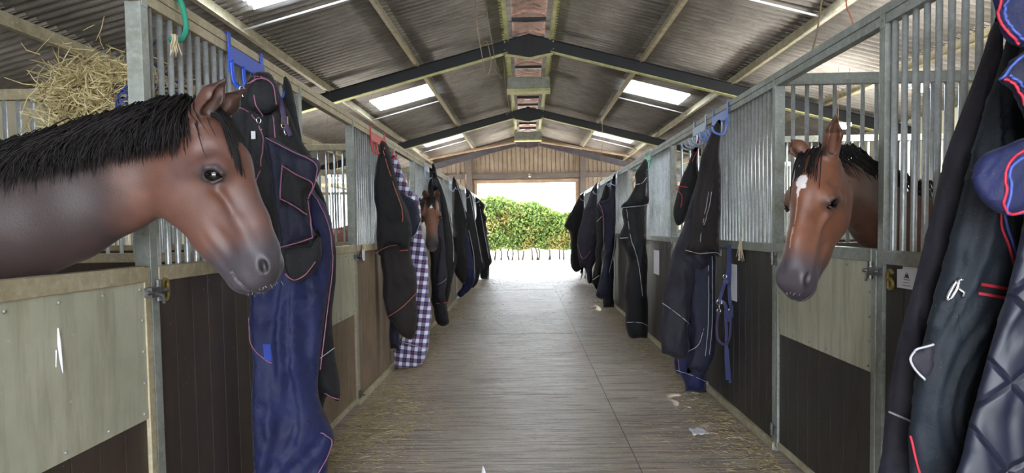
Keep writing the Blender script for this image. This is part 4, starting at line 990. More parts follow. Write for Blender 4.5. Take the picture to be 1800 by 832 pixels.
def horse(H):
    """H: head frame (origin, forward f, up u, lateral l), scale, world neck/body chain and coat."""
    O = np.array(H['O']); Rm = np.stack([H['f'], -np.array(H['u']), H['l']], 0)     # rows: p, q, lateral in world
    sc_ = H['scale']*U; rx, ry, rz = H['grid']; xs, ys, zs = axis(*rx), axis(*ry), axis(*rz)
    X, Y, Z = np.meshgrid(xs, ys, zs, indexing='ij'); W = np.stack([X.ravel(), Y.ravel(), Z.ravel()], 1)
    def head_coords(W_): return (W_-O)@Rm.T/sc_+np.array([350, 230, 0])
    # body chain (world space capsules): list of (a, ra, b, rb, squash axis vector, squash)
    d = np.full(len(W), 9.0)
    for (a, ra, b, rb, ax, ls, k) in H['chain']:
        a = np.array(a, float); b = np.array(b, float); ax = np.array(ax, float); ax /= np.linalg.norm(ax)
        q = W-a; ab = b-a; q = q+np.outer(q@ax, ax)*(1/ls-1); ab2 = ab+(ab@ax)*ax*(1/ls-1)
        t = np.clip((q@ab2)/(ab2@ab2+1e-9), 0, 1); dd = (np.linalg.norm(q-t[:, None]*ab2, axis=1)-(ra+(rb-ra)*t))*(ls*.7+.3)
        d = smin(d, dd, k)
    PH = head_coords(W); near = (np.abs(PH-np.array([385, 330, 0])) < np.array([190, 240, 130])).all(1)
    hd = np.full(len(W), 9.0); hd[near] = head_sdf(PH[near], H.get('ears', ((423, 143, 42), (423, 143, 42))))*sc_
    far = ~near; hd[far] = np.linalg.norm(W[far]-(O+Rm.T@(np.array([10, 70, 0])*sc_)), axis=1)-.1
    hd[far] = np.maximum(hd[far], .05)
    d = smin(d, hd, .024)
    D = d.reshape(X.shape); V, F = surface_nets(D, xs, ys, zs)
    me = bpy.data.meshes.new('body'); me.from_pydata([tuple(v) for v in V], [], [tuple(f) for f in F.tolist()]); me.update()
    bm = bmesh.new(); bm.from_mesh(me)
    bmesh.ops.smooth_vert(bm, verts=bm.verts, factor=.5, use_axis_x=True, use_axis_y=True, use_axis_z=True)
    bmesh.ops.recalc_face_normals(bm, faces=bm.faces); bm.to_mesh(me); bm.free()
    me.polygons.foreach_set('use_smooth', [True]*len(me.polygons))
    V = np.array([v.co[:] for v in me.vertices]); PH = head_coords(V)
    # coat markings
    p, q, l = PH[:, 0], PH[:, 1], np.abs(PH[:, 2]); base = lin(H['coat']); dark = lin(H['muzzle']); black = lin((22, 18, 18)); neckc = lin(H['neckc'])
    sm = lambda x: np.clip(x, 0, 1)**2*(3-2*np.clip(x, 0, 1))
    nz = np.array([noise.noise(Vector(v)*7) for v in V]); nz2 = np.array([noise.noise(Vector(v)*30) for v in V])
    col = np.tile(base, (len(V), 1)); col = col*(1+.30*nz+.16*nz2)[:, None]; gz_ = (sm(nz*1.6+.2)*.35)[:, None]; col = col*(1-gz_)+lin(H['eyec'])*gz_
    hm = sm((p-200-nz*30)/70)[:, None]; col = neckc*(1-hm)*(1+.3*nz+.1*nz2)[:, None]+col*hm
    ax_ = (p-350)*.37+(q-230)*.93; mz = sm((ax_-178-nz*18)/62)[:, None]; onh = ((p > 300) & (q < 560))[:, None]
    col = np.where(onh, col*(1-mz)+dark*mz, col)
    lip = sm((ax_-272)/25)[:, None]; col = np.where(onh, col*(1-lip*.6)+lin(H['lip'])*lip*.6, col)
    ey = np.sqrt(((p-396)/26)**2+((q-306)/20)**2+((l-52)/22)**2); f_ = sm(1.5-ey)[:, None]; col = col*(1-f_*.75)+lin(H['eyec'])*f_*.75; e3 = np.sqrt(((p-396)/21)**2+((q-306)/15)**2+((l-50)/22)**2); f_ = sm(1.35-e3)[:, None]; col = col*(1-f_*.9)+black*f_*.9
    no = np.sqrt(((p-473)/10)**2+((q-466)/17)**2+((l-32)/16)**2); f_ = sm(1.45-no)[:, None]; col = col*(1-f_*.85)+black*f_*.85
    eo = ((q < 205) & (p > 355) & (l > 18)); inn = eo & (p-364 > (205-q)*1.0+6); col[inn] = col[inn]*.35+lin((60, 44, 38))*.2
    col[eo] = col[eo]*.8; tip = eo & (q < 158); col[tip] = col[tip]*.45
    zlow = V[:, 2] < .62; col[zlow] = black
    for (pc, qc, lc, rp, rq, rl, cc, jag) in H.get('marks', []):
        e2 = np.sqrt(((p-pc)/rp)**2+((q-qc)/rq)**2+((PH[:, 2]-lc)/rl)**2)+jag*nz2
        col = np.where((e2 < 1)[:, None], lin(cc), col)
    at = me.color_attributes.new('coat', 'FLOAT_COLOR', 'POINT')
    at.data.foreach_set('color', np.hstack([np.clip(col, .002, 1), np.ones((len(V), 1))]).ravel())
    me.materials.append(MATS['horse_coat'])
    e = empty('horse', H['base'], H['label'], 'horse')
    o = bpy.data.objects.new('body', me); C.objects.link(o); o.parent = e; o.matrix_parent_inverse = Matrix.Translation(-Vector(e.location))
    toW = lambda c: Vector((O+Rm.T@((np.array(c, float)-np.array([350, 230, 0]))*sc_)).tolist())
    fW, uW, lW = Vector(H['f']), Vector(H['u']), Vector(H['l'])
    # eyes
    for sg in (1, -1):
        bm = bmesh.new(); bmesh.ops.create_uvsphere(bm, u_segments=24, v_segments=16, radius=1)
        c = toW((396.5, 306, 43*sg)); M_ = Matrix([(fW*17*sc_)[:]+(0,), (uW*14*sc_)[:]+(0,), (lW*15*sc_)[:]+(0,), (0, 0, 0, 1)]).transposed(); M_.translation = c
        bm.transform(M_); ms_ = bpy.data.meshes.new('eye'); bm.to_mesh(ms_); bm.free(); ms_.materials.append(MATS['eye_black']); ms_.polygons.foreach_set('use_smooth', [True]*len(ms_.polygons))
        eo_ = bpy.data.objects.new('eye', ms_); C.objects.link(eo_); eo_.parent = e; eo_.matrix_parent_inverse = Matrix.Translation(-Vector(e.location))
    rnd = random.Random(H['seed'])
    # forelock, falling forward between the ears
    mb = MB(); roots = []
    for i in range(H['forelock']):
        l0 = rnd.uniform(-24, 24); p0 = 352+rnd.uniform(-12, 18); L_ = rnd.uniform(.6, 1.15); sw = H.get('sweep', 0)+rnd.gauss(0, 7)
        P = [(p0, 186+abs(l0)*.25, l0), (p0+20, 184+abs(l0)*.3, l0*1.1), (402+4, 212, l0*1.15+sw*.3), (402+26*L_, 212+50*L_, l0*1.1+sw*.8), (402+34*L_, 212+88*L_, l0*.9+sw*1.2)]
        P = catmull([toW((a+rnd.gauss(0, 1.5), b+rnd.gauss(0, 1.5), c_)) for a, b, c_ in P], 3); roots.append((None, P, .0022*H['scale']))
    hair_clumps(mb, roots, rnd); mb.build('forelock', 'horse_hair', e, smooth=True)
    # mane along the crest
    mb = MB(); roots = []; cr = catmull(H['crest'], 10); Ls = H['mane_len']; mdir = Vector(H['mane_side']); back = Vector(H['mane_back'])
    for i in range(H['mane']):
        t = rnd.random()**.9*(len(cr)-1.001); k = int(t); p0 = cr[k].lerp(cr[k+1], t-k)+mdir*rnd.uniform(-.018, .03)+Vector((0, 0, rnd.uniform(-.012, .006)))
        L_ = Ls*rnd.uniform(.45, 1.25); bk = back*rnd.uniform(-.01, .07)
        jt = Vector((rnd.gauss(0, .008), rnd.gauss(0, .006), 0)); P = [p0, p0+mdir*.018+Vector((0, 0, .020+.018*rnd.random()))+jt, p0+mdir*(.055+.01*rnd.random())+Vector((0, 0, -.012))+bk*.4+jt*2, p0+mdir*(.080+.012*rnd.random())+Vector((0, 0, -.55*L_))+bk+jt*3, p0+mdir*(.082+.02*rnd.random())+Vector((0, 0, -L_))+bk*1.6+jt*4]
        roots.append((None, catmull(P, 2), (.0021 if H['seed'] == 1 else .0028)*H['scale']))
    hair_clumps(mb, roots, rnd); mb.build('mane', 'horse_hair', e, smooth=True)
    # tail and hooves
    if 'tail' in H:
        mb = MB(); roots = []; tp = Vector(H['tail'])
        for i in range(120):
            a = Vector((rnd.gauss(0, .02), rnd.gauss(0, .025), 0)); td = Vector(H['tail_dir'])
            P = [tp+a*.5, tp+a+td*.09+Vector((0, 0, -.08)), tp+a*1.8+td*.11+Vector((0, 0, -.45)), tp+a*1.5+td*.08+Vector((0, 0, -.75-rnd.random()*.12))]
            roots.append((None, catmull(P, 4), .006))
        hair_clumps(mb, roots, rnd); mb.build('tail', 'horse_hair', e, smooth=True)
    # whiskers
    mb = MB()
    for i in range(26 if H['seed'] < 3 else 0):
        l0 = rnd.uniform(-24, 24); a = rnd.uniform(0, 1); st = toW((484-a*50, 492+a*22, l0)); mb.tube([st, st+(fW*rnd.uniform(-.002, .012)*(1-a)-uW*rnd.uniform(.004, .014)+lW*rnd.gauss(0, .004))], [.0003, .0002], 3)
    if mb.v: mb.build('whiskers', 'paper', e)
    return e

def body_chain(wx, dirx, y, lateral, zc=1.12, neck=None, mirror=None):
    """Standing horse whose chest is at wx and whose rump lies in direction dirx (along X)."""
    D = dirx; L = []; Yv = (0, 1, 0)
    c = lambda dx, dy, z: (wx+D*dx, y+dy, z)
    L.append((c(.12, 0, 1.20), .27, c(.35, 0, 1.22), .31, Yv, .72, .05))
    L.append((c(.35, 0, 1.20), .31, c(1.0, 0, 1.14), .33, Yv, .86, .08))
    L.append((c(1.0, 0, 1.16), .31, c(1.42, 0, 1.22), .29, Yv, .88, .08))
    L.append((c(.38, 0, 1.42), .11, c(.60, 0, 1.40), .10, Yv, .7, .10))
    for s_ in (-1, 1):
        dy = .15*s_
        L.append((c(.22, dy, 1.08), .14, c(.24, dy*1.05, .78), .082, Yv, .8, .07))
        L.append((c(.24, dy*1.05, .80), .078, c(.22, dy, .50), .046, Yv, .9, .03)); L.append((c(.22, dy, .50), .05, c(.22, dy, .44), .042, Yv, 1, .02))
        L.append((c(.22, dy, .46), .036, c(.225, dy, .17), .031, Yv, 1, .02)); L.append((c(.225, dy, .17), .040, c(.19, dy, .09), .036, Yv, 1, .02)); L.append((c(.185, dy, .06), .052, c(.18, dy, .045), .058, Yv, 1, .02))
        L.append((c(1.42, dy, 1.12), .22, c(1.34, dy*1.1, .82), .12, Yv, .6, .07))
        L.append((c(1.34, dy*1.1, .84), .12, c(1.58, dy, .58), .06, Yv, .8, .04)); L.append((c(1.58, dy, .58), .055, c(1.55, dy, .50), .045, Yv, 1, .02))
        L.append((c(1.56, dy, .52), .038, c(1.52, dy, .18), .034, Yv, 1, .02)); L.append((c(1.52, dy, .17), .042, c(1.48, dy, .09), .038, Yv, 1, .02)); L.append((c(1.475, dy, .06), .052, c(1.47, dy, .045), .058, Yv, 1, .02))
    return L
def nrm(v): v = np.array(v, float); return (v/np.linalg.norm(v)).tolist()

# --- the near bay horse, head in profile
def PX(x, y, Y=2.05):          # profile drawing units -> the horse's own mid-plane
    return (H1X+(x-350)*U, Y, H1Z-(y-230)*U)
H1X, H1Z = H1POS
def ch(a, ra, b, rb, ls, k=.03, Yb=None):
    return (PX(*a), ra*U, PX(*b) if Yb is None else PX(*b, Yb), rb*U, (0, 1, 0), ls, k)
chain = [ch((318, 256), 66, (262, 280), 80, .42, .02), ch((262, 280), 80, (200, 303), 92, .47, .02), ch((200, 303), 92, (100, 342), 108, .55, .04), ch((100, 342), 108, (0, 378), 108, .62, .03), ch((0, 378), 108, (-200, 430), 150, .8, .06)]
wx = PX(-260, 0)[0]
chain += body_chain(wx+.1, -1, 2.05, None)
x1 = PX(520, 0)[0]
horse(dict(O=PX(350, 230), f=(1, 0, 0), u=(0, 0, 1), l=(0, -1, 0), scale=1.0, chain=chain, seed=1,
    grid=((wx-1.75, x1, .028, PX(225, 0)[0], x1, .0046), (1.66, 2.44, .028, 1.93, 2.17, .0052), (-.02, 2.03, .028, 1.30, 2.03, .0050)),
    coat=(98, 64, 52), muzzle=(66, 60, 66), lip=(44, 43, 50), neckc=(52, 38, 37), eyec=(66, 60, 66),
    base=(wx-.6, 2.05, 0), label='bay horse in profile with a black mane, head over the nearest door on the left',
    forelock=260, sweep=10, crest=[PX(345, 188), PX(300, 190), PX(250, 203), PX(190, 217), PX(120, 235), PX(50, 252), PX(-20, 268), PX(-110, 290)],
    mane=6000, mane_len=.12, mane_side=(0, -1, 0), mane_back=(-1, 0, 0), tail=(wx-1.62, 2.05, 1.36), tail_dir=(-1, 0, 0)))

# --- the starred bay horse on the right
def frame(az, pitch, roll=0):
    """az: heading of the nose in degrees measured from +X towards -Y; pitch: nose lifted."""
    f = Vector((math.cos(math.radians(az)), -math.sin(math.radians(az)), 0)); u = Vector((0, 0, 1)); l = u.cross(f)*-1
    q = Matrix.Rotation(math.radians(pitch), 3, l); f, u = q @ f, q @ u
    r = Matrix.Rotation(math.radians(roll), 3, f); u, l = r @ u, r @ l
    return f, u, l
f, u, l = frame(*H2ROT)
O2 = Vector(H2POS); S2 = 1.14
hw = lambda p, q, lt=0: O2+(f*(p-350)-u*(q-230)+l*lt)*U*S2
nk = [hw(318, 262), Vector(H2NECK[0]), Vector(H2NECK[1]), Vector(H2NECK[2]), Vector((2.55, 3.62, 1.18))]
rr_ = [.108, .125, .165, .20, .26]; lsv = [.55, .55, .55, .6, .8]
chain = []
for i in range(4):
    dn = (nk[i+1]-nk[i]).normalized(); ax = dn.cross(Vector((0, 0, 1))).normalized()
    chain.append((nk[i][:], rr_[i], nk[i+1][:], rr_[i+1], ax[:], lsv[i], .035))
chain += body_chain(2.42, 1, 3.62, None)
horse(dict(O=O2[:], f=f[:], u=u[:], l=l[:], scale=S2, chain=chain, seed=2,
    grid=((.80, 4.25, .03, .85, 1.70, .0056), (2.45, 4.05, .03, 2.5, 3.25, .0056), (-.02, 2.03, .03, 1.10, 2.0, .0056)),
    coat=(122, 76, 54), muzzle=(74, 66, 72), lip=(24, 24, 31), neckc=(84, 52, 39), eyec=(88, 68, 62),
    base=(3.2, 3.62, 0), label='bay horse with a white star looking out over the right-hand door',
    marks=[(428, 262, 0, 26, 15, 11, (232, 226, 224), .7), (434, 282, 2, 24, 16, 4.5, (226, 218, 214), .6), (446, 322, 2, 26, 40, 1.4, (190, 158, 142), .9), (462, 375, 2, 26, 34, 1.3, (184, 150, 134), .9)],
    ears=((384, 160, 52), (400, 122, 56)),
    forelock=42, sweep=-4, crest=[hw(345, 188), hw(318, 196), Vector(H2CREST[0]), Vector(H2CREST[1]), Vector(H2CREST[2])],
    mane=500, mane_len=.12, mane_side=(.2, .6, .1), mane_back=(1, 0, 0), tail=(4.02, 3.62, 1.36), tail_dir=(1, 0, 0)))

# --- the small far horse on the left
f, u, l = frame(*H3ROT)
O3 = Vector(H3POS); S3 = 1.1
hw = lambda p, q, lt=0: O3+(f*(p-350)-u*(q-230)+l*lt)*U*S3
nk = [hw(318, 262), Vector((-1.32, 8.05, 1.62)), Vector((-1.65, 8.1, 1.50)), Vector((-2.05, 8.1, 1.32)), Vector((-2.4, 8.1, 1.2))]
chain = []
for i in range(4):
    dn = (nk[i+1]-nk[i]).normalized(); ax = dn.cross(Vector((0, 0, 1))).normalized()
    chain.append((nk[i][:], rr_[i], nk[i+1][:], rr_[i+1], ax[:], lsv[i], .035))
chain += body_chain(-2.3, -1, 8.1, None)
horse(dict(O=O3[:], f=f[:], u=u[:], l=l[:], scale=S3, chain=chain, seed=3,
    grid=((-4.2, -.80, .04, -1.5, -.85, .010), (7.35, 8.55, .04, 7.4, 8.2, .010), (-.02, 2.05, .04, 1.15, 2.05, .010)),
    coat=(110, 68, 48), muzzle=(48, 42, 42), lip=(120, 112, 112), neckc=(120, 70, 44), eyec=(110, 74, 56),
    base=(-3.1, 8.1, 0), label='small far bay horse with a tiny white star among the dark left rugs',
    marks=[(418, 246, 0, 18, 14, 8, (226, 220, 218), .3)],
    forelock=70, sweep=0, crest=[hw(345, 188), hw(318, 196), Vector((-1.35, 8.02, 1.74)), Vector((-1.65, 8.1, 1.66)), Vector((-2.0, 8.1, 1.52))],
    mane=220, mane_len=.12, mane_side=(-.2, -.97, 0), mane_back=(-1, 0, 0), tail=(-3.85, 8.1, 1.36), tail_dir=(-1, 0, 0)))
# ================================================================ small things
rnd = random.Random(21)
# hay rack net stuffed with hay, hung inside the near left stall
e = empty("hay_net", (-1.78, 3.05, 1.9), 'blue net stuffed with loose hay hanging inside the nearest left stall', 'hay net')
mb = MB()
for i in range(5000):
    u = rnd.random(); cx = -2.05+u*.58; t = rnd.gauss(0, 1)
    p = Vector((cx+rnd.gauss(0, .05), 3.05+rnd.uniform(-.30, .42)*(.5+u*.5), 2.0+.06*math.sin(u*5)+rnd.gauss(0, .085)))
    if p.x > -1.50: p.x = -1.50-rnd.random()*.1
    a = Vector((rnd.gauss(-.3, 1), rnd.gauss(0, .7), rnd.gauss(.15, .8))).normalized(); L_ = rnd.uniform(.05, .13) if u > .12 else rnd.uniform(.08, .19)
    b = a.orthogonal().normalized()*.02*rnd.uniform(-1, 1)
    q = p+a*L_
    if max(q.x, p.x-a.x*L_*.5, (p+a*L_*.5).x) > -1.485: continue
    mb.tube([p-a*L_*.5, p+b, p+a*L_*.5], [.0019, .0021, .0010], 3)
o = mb.build('hay', 'hay', e); o['kind'] = 'stuff'
mb = MB()
cen = Vector((-1.61, 3.14, 1.97)); R3 = Vector((.115, .42, .17))
def elp(a, b): return Vector((cen.x+R3.x*math.cos(a)*math.cos(b), cen.y+R3.y*math.sin(a)*math.cos(b), cen.z+R3.z*math.sin(b)))
for k in range(16):
    for dr in (1, -1):
        P = [elp(2*PI*k/16+dr*t*.22, -1.45+2.3*t/16) for t in range(17)]
        mb.tube(P, .0032, 5)
mb.build('net', 'hay_net_blue', e)
P = catmull([elp(0, .9), (-1.6, 2.92, 2.2), (-1.50, 2.82, 2.26)], 6); MB().tube(P, .004, 6).build('drawstring', 'hay_net_blue', e)
# green loop over the near left rail, with a twine tuft
P = catmull([(-1.44, 2.80, 2.405), (-1.405, 2.805, 2.41), (-1.395, 2.82, 2.37), (-1.395, 2.835, 2.30), (-1.40, 2.80, 2.245), (-1.405, 2.73, 2.225)], 6)
tag(MB().tube(P, .011, 8).build('rope_loop', 'twine_green', smooth=True), 'green rope loop hooked over the left top rail beside the near post', 'rope loop')
def tuft(p, n, L_, mat, label, name='baler_twine', spread=.012):
    mb = MB()
    for i in range(n):
        d = Vector((rnd.gauss(0, spread), rnd.gauss(0, spread*1.6), -L_*rnd.uniform(.6, 1)))
        q = Vector(p)+Vector((rnd.gauss(0, .004), rnd.gauss(0, .008), 0)); mb.tube(catmull([q+Vector((.0, 0, .025)), q, q+d*.5+Vector((0, rnd.gauss(0, .01), 0)), q+d], 3), .0022, 4)
    return tag(mb.build(name, mat), label, 'twine')
tuft((-1.392, 2.73, 2.22), 14, .06, 'twine_cream', 'cream twine tuft knotted under the green rope loop')
tuft((1.553, 5.0, 1.34), 16, .16, 'twine_cream', 'frayed white twine tied to the sill rail next to the blue headcollar')
tuft((-1.396, 5.80, 1.335), 14, .06, 'twine_cream', 'pale twine knotted round the sill rail above the white tag')
# tag hung near the second left latch
e = empty('tag', (-1.395, 5.79, 1.25), 'small white tag hanging below pale twine on the second left door post', 'tag')
MB().box(-1.397, -1.394, 5.75, 5.84, 1.195, 1.295).build('card', 'paper', e)
MB().tube([(-1.396, 5.79, 1.29), (-1.398, 5.79, 1.335)], .002, 5).build('string', 'twine_cream', e)
# brass numbers
def ring(c, ry, rz, n=28, x=0): return [(x, c[0]+ry*math.sin(2*PI*k/n), c[1]+rz*math.cos(2*PI*k/n)) for k in range(n)]
def number(side, y, z, flip, label):
    X = (XR-.004) if side > 0 else (XL+.004); s_ = 1 if side > 0 else -1
    mb = MB(); r = .0075
    # figure drawn upright; 9 is the same figure turned over
    k = -1 if flip else 1
    mb.tube(ring((y, z-k*.018), .020, .021, x=X), r, 8, closed=True)
    arm = [(X, y+s_*k*.020, z-k*.012), (X, y+s_*k*.021, z+k*.012), (X, y+s_*k*.012, z+k*.036), (X, y-s_*k*.006, z+k*.040), (X, y-s_*k*.018, z+k*.028)]
    mb.tube(catmull(arm, 5), r, 8)
    return tag(mb.build('door_number', 'brass', smooth=True), label, 'number')
number(1, 2.972, 1.206, False, 'brass figure 6 on the dark board left of the white notice')
number(-1, 2.622, 1.237, True, 'brass figure 9 beside the bolt of the nearest left door')
# notices
def notice(X, y0, y1, z0, z1, label, lines=True, logo=False, s_=1):
    e = empty('notice', (X, y0, z0), label, 'notice')
    t = .0015
    P = [(y0, z0), (y1, z0), (y1, z1-.015), (y0+(y1-y0)*.72, z1-.012), (y0+(y1-y0)*.70, z1), (y0, z1)] if logo else [(y0, z0), (y1, z0), (y1, z1), (y0, z1)]
    mb = MB(); mb.prism(P, 'x', X-t, X); mb.build('sheet', 'paper', e)
    if logo:
        ym = (y0+y1)/2; mb = MB(); zc = z1-.036
        for sg in (-1, 1): mb.prism([(ym+sg*.002, zc+.012), (ym+sg*.009, zc+.004), (ym+sg*.019, zc-.014), (ym+sg*.013, zc-.013), (ym+sg*.006, zc-.003)], 'x', X-t-.0006, X-t+.0002)
        mb.prism([(ym-.007, zc-.012), (ym+.007, zc-.012), (ym+.005, zc-.002), (ym, zc+.004), (ym-.005, zc-.002)], 'x', X-t-.0006, X-t+.0002)
        mb.build('logo', 'ink', e, label='dark emblem')
    if lines:
        mb = MB(); z = z1-(.055 if logo else .03); k = 0; r_ = random.Random(3)
        while z > z0+.012:
            wl = r_.uniform(.25, .75)*(y1-y0)*.8; ym = (y0+y1)/2; a = ym-wl/2
            while a < ym+wl/2:
                b = a+r_.uniform(.004, .010); mb.box(X-t-.0005, X-t+.0002, a, b, z-.0014, z+.0014); a = b+.003
            z -= .0125 if logo else .03
        mb.build('writing', 'ink', e)
notice(1.581, 2.795, 2.945, 1.175, 1.268, 'white notice with a dark emblem pinned beside the brass 6', True, True)
notice(1.581, 8.20, 8.55, .86, 1.155, 'pale notice on the dark boards behind the caped black rug', False)
notice(1.581, 5.17, 5.36, .87, 1.15, 'white notice half hidden behind the blue headcollar', False)
# pale board hanging by the far horse
e = empty('notice', (-1.37, 8.9, 1.3), 'cream board hanging below the small far horse muzzle', 'notice')
MB().box(-1.375, -1.365, 8.72, 9.10, 1.02, 1.50).build('sheet', 'cream_cladding', e)
# blue headcollar and lead rope on the right
e = empty('headcollar', (1.54, 5.28, 1.2), 'navy webbing headcollar with silver rings and a hanging lead rope', 'headcollar')
def strap(pts, mat='strap_navy', w_=.013, name='strap'):
    P = catmull(pts, 6); mb = MB(); V = []; F = []
    for i, p in enumerate(P):
        t = (P[min(i+1, len(P)-1)]-P[max(i-1, 0)]).normalized(); s_ = t.cross(Vector((0, 1, 0)))
        s_ = s_.normalized() if s_.length > .2 else Vector((1, 0, 0))
        for a, b in ((-1, -1), (1, -1), (1, 1), (-1, 1)): V.append(p+s_*w_*a+Vector((0, .002*b, 0)))
    for i in range(len(P)-1):
        for k in range(4): F.append((i*4+k, i*4+(k+1) % 4, (i+1)*4+(k+1) % 4, (i+1)*4+k))
    F += [(3, 2, 1, 0), tuple(len(P)*4-4+k for k in range(4))]
    return mb.add(V, F).build(name, mat, e, smooth=False, bevel=.0008)
Y0 = 5.26
strap([(1.545, Y0, 1.30), (1.538, Y0-.01, 1.12), (1.50, Y0-.03, .99), (1.46, Y0-.04, .87)])
strap([(1.55, Y0, 1.30), (1.553, Y0, 1.10), (1.548, Y0, .95), (1.556, Y0-.02, .80)])
strap([(1.46, Y0-.04, .87), (1.50, Y0-.05, .85), (1.53, Y0-.05, .72), (1.55, Y0-.04, .80), (1.555, Y0-.04, .84)])
strap([(1.49, Y0-.05, 1.03), (1.53, Y0-.06, 1.01), (1.552, Y0-.02, 1.0)])
strap([(1.51, Y0-.03, .80), (1.515, Y0-.04, .62), (1.512, Y0-.04, .45), (1.525, Y0-.03, .26)], w_=.012)
strap([(1.53, Y0-.02, .50), (1.535, Y0-.03, .38), (1.55, Y0-.02, .235)], 'strap_navy', .010)
MB().tube(catmull([(1.457, Y0-.05, .80), (1.44, Y0-.05, .68), (1.45, Y0-.05, .58), (1.50, Y0-.05, .54), (1.545, Y0-.03, .60), (1.552, Y0-.02, .74)], 6), .011, 8).build('lead_rope', 'rope_purple', e, smooth=True)
def hw_ring(c, r, mat='chrome', th=.0035):
    return MB().tube([(c[0]+r*math.cos(2*PI*k/16), c[1], c[2]+r*math.sin(2*PI*k/16)) for k in range(16)], th, 6, closed=True).build('ring', mat, e, smooth=True)
hw_ring((1.458, Y0-.055, .865), .02); hw_ring((1.455, Y0-.055, .80), .014); hw_ring((1.552, Y0-.03, .80), .016); hw_ring((1.50, Y0-.055, 1.06), .014)
MB().tube([(1.458, Y0-.06, .848), (1.456, Y0-.06, .815)], .006, 8).build('trigger_clip', 'chrome', e, smooth=True)
mb = MB(); mb.box(1.538, 1.575 if False else 1.566, Y0-.045, Y0-.03, .745, .80); mb.build('keeper', 'strap_navy', e, bevel=.002)
# snap clips and buckles on the near left rug, and the surcingle buckle on the right
for (i, j), items in {(1, 0): [((-1.31, 2.12), 'snap_clip'), ((-1.245, 1.975), 'snap_clip'), ((-1.15, 1.96), 'snap_clip')]}.items():
    er, orr, f = SURF[(i, j)]
    for (x, z), nm in items:
        p = Vector(f([(x, z)], .014)[0]); mb = MB()
        mb.tube([p+Vector((.011*math.cos(a*PI/6), 0, .013*math.sin(a*PI/6))) for a in range(12)], .0028, 6, closed=True)
        mb.tube([p+Vector((0, 0, -.012)), p+Vector((.002, 0, -.032)), p+Vector((.008, 0, -.048)), p+Vector((.014, 0, -.040))], .004, 6)
        mb.build(nm, 'chrome', orr, smooth=True, label='silver snap clip')
er, orr, f = SURF[(1, 0)]
p0 = [(-1.19, 2.16), (-1.16, 2.06), (-1.14, 1.97), (-1.12, 1.91)]
P = [Vector(q) for q in f(p0, .02)]
MB().tube(catmull(P, 5), .013, 8, flat=.4).build('strap', 'rope_purple', orr, smooth=True, label='purple striped strap')
p = Vector(f([(-1.14, 1.98)], .03)[0])
MB().tube([p+Vector((-.014, 0, .018)), p+Vector((.014, 0, .018)), p+Vector((.014, 0, -.018)), p+Vector((-.014, 0, -.018))], .003, 6, closed=True).build('buckle', 'brass', orr, label='brass buckle')
p = Vector(f([(-1.265, 1.905)], .008)[0]); MB().box(p.x-.010, p.x+.010, p.y-.004, p.y, p.z-.018, p.z+.018).build('label_tag', 'paper', orr, bevel=.001, label='small white tag')
er, orr, f = SURF[(TEAL, 0)]
p = Vector(f([(BUCK[0], BUCK[1])], .014)[0])
mb = MB(); mb.tube(catmull([p+Vector((.004, 0, .026)), p+Vector((-.004, -.004, .0)), p+Vector((-.018, 0, -.028)), p+Vector((-.030, 0, -.032)), p+Vector((-.020, 0, -.006)), p+Vector((-.004, 0, .022))], 4), .0045, 8)
mb.tube([p+Vector((-.004, -.004, .0)), p+Vector((.016, -.004, -.012)), p+Vector((.012, -.004, -.026))], .005, 8); mb.tube([p+Vector((.002, 0, .026)), p+Vector((.020, 0, .022))], .004, 8)
mb.build('buckle', 'chrome', orr, smooth=True, label='silver hook buckle')
er, orr, f = SURF[(TEAL+1, 1)]
p = Vector(f([(1.335, 1.66)], .006)[0]) ; mb = MB()
mb.tube(catmull([p+Vector((.03, 0, .012)), p+Vector((-.012, 0, .006)), p+Vector((-.02, 0, -.010)), p+Vector((-.008, 0, -.018)), p+Vector((.03, 0, -.014))], 5), .004, 8)
mb.build('buckle', 'brass', orr, smooth=True, label='pale metal hook')
# loose cords hanging from the roof
P = catmull([(-.50, 8.0, 4.70), (-.52, 8.0, 4.35), (-.55, 8.0, 3.95), (-.50, 8.0, 3.55), (-.455, 8.0, 3.26), (-.41, 8.0, 3.25), (-.385, 8.0, 3.40), (-.43, 8.05, 3.62), (-.50, 8.1, 3.60)], 8)
tag(MB().tube(P, .0055, 6).build('hanging_cord', 'twine_brown', smooth=True), 'pale cord looping down left of the ridge in front of the first dark frame', 'cord')
P = catmull([(-.46, 8.3, 4.70), (-.47, 8.3, 4.3), (-.40, 8.5, 3.8), (-.36, 8.8, 3.55), (-.30, 9.2, 3.45), (-.42, 10.0, 3.75), (-.38, 11.2, 4.0)], 8)
tag(MB().tube(P, .004, 6).build('hanging_cord', 'twine_brown', smooth=True), 'thin cord running from the ridge back toward the first dark frame', 'cord')
P = catmull([(-.35, 11.9, 4.35), (-.33, 12.2, 3.9), (-.30, 13.2, 3.75), (-.42, 15.5, 4.0), (-.36, 17.8, 4.45)], 8)
tag(MB().tube(P, .005, 6).build('hanging_cord', 'twine_brown', smooth=True), 'thin pale cord drooping between the two dark frames', 'cord')
P = catmull([(1.74, 4.0, 2.95), (1.705, 4.0, 2.73), (1.675, 4.0, 2.54), (1.64, 4.0, 2.42), (1.60, 4.0, 2.405)], 6)
tag(MB().tube(P, .005, 6).build('hanging_cord', 'twine_brown', smooth=True), 'pale twine hanging down to the right top rail above the starred horse', 'cord')
P = catmull([(1.86, 4.0, 2.95), (1.84, 4.0, 2.72), (1.87, 4.0, 2.62), (1.885, 4.0, 2.56)], 6)
tag(MB().tube(P, .004, 6).build('hanging_cord', 'piping_orange', smooth=True), 'short orange twine end dangling at the top right purlin', 'cord')
mb = MB()
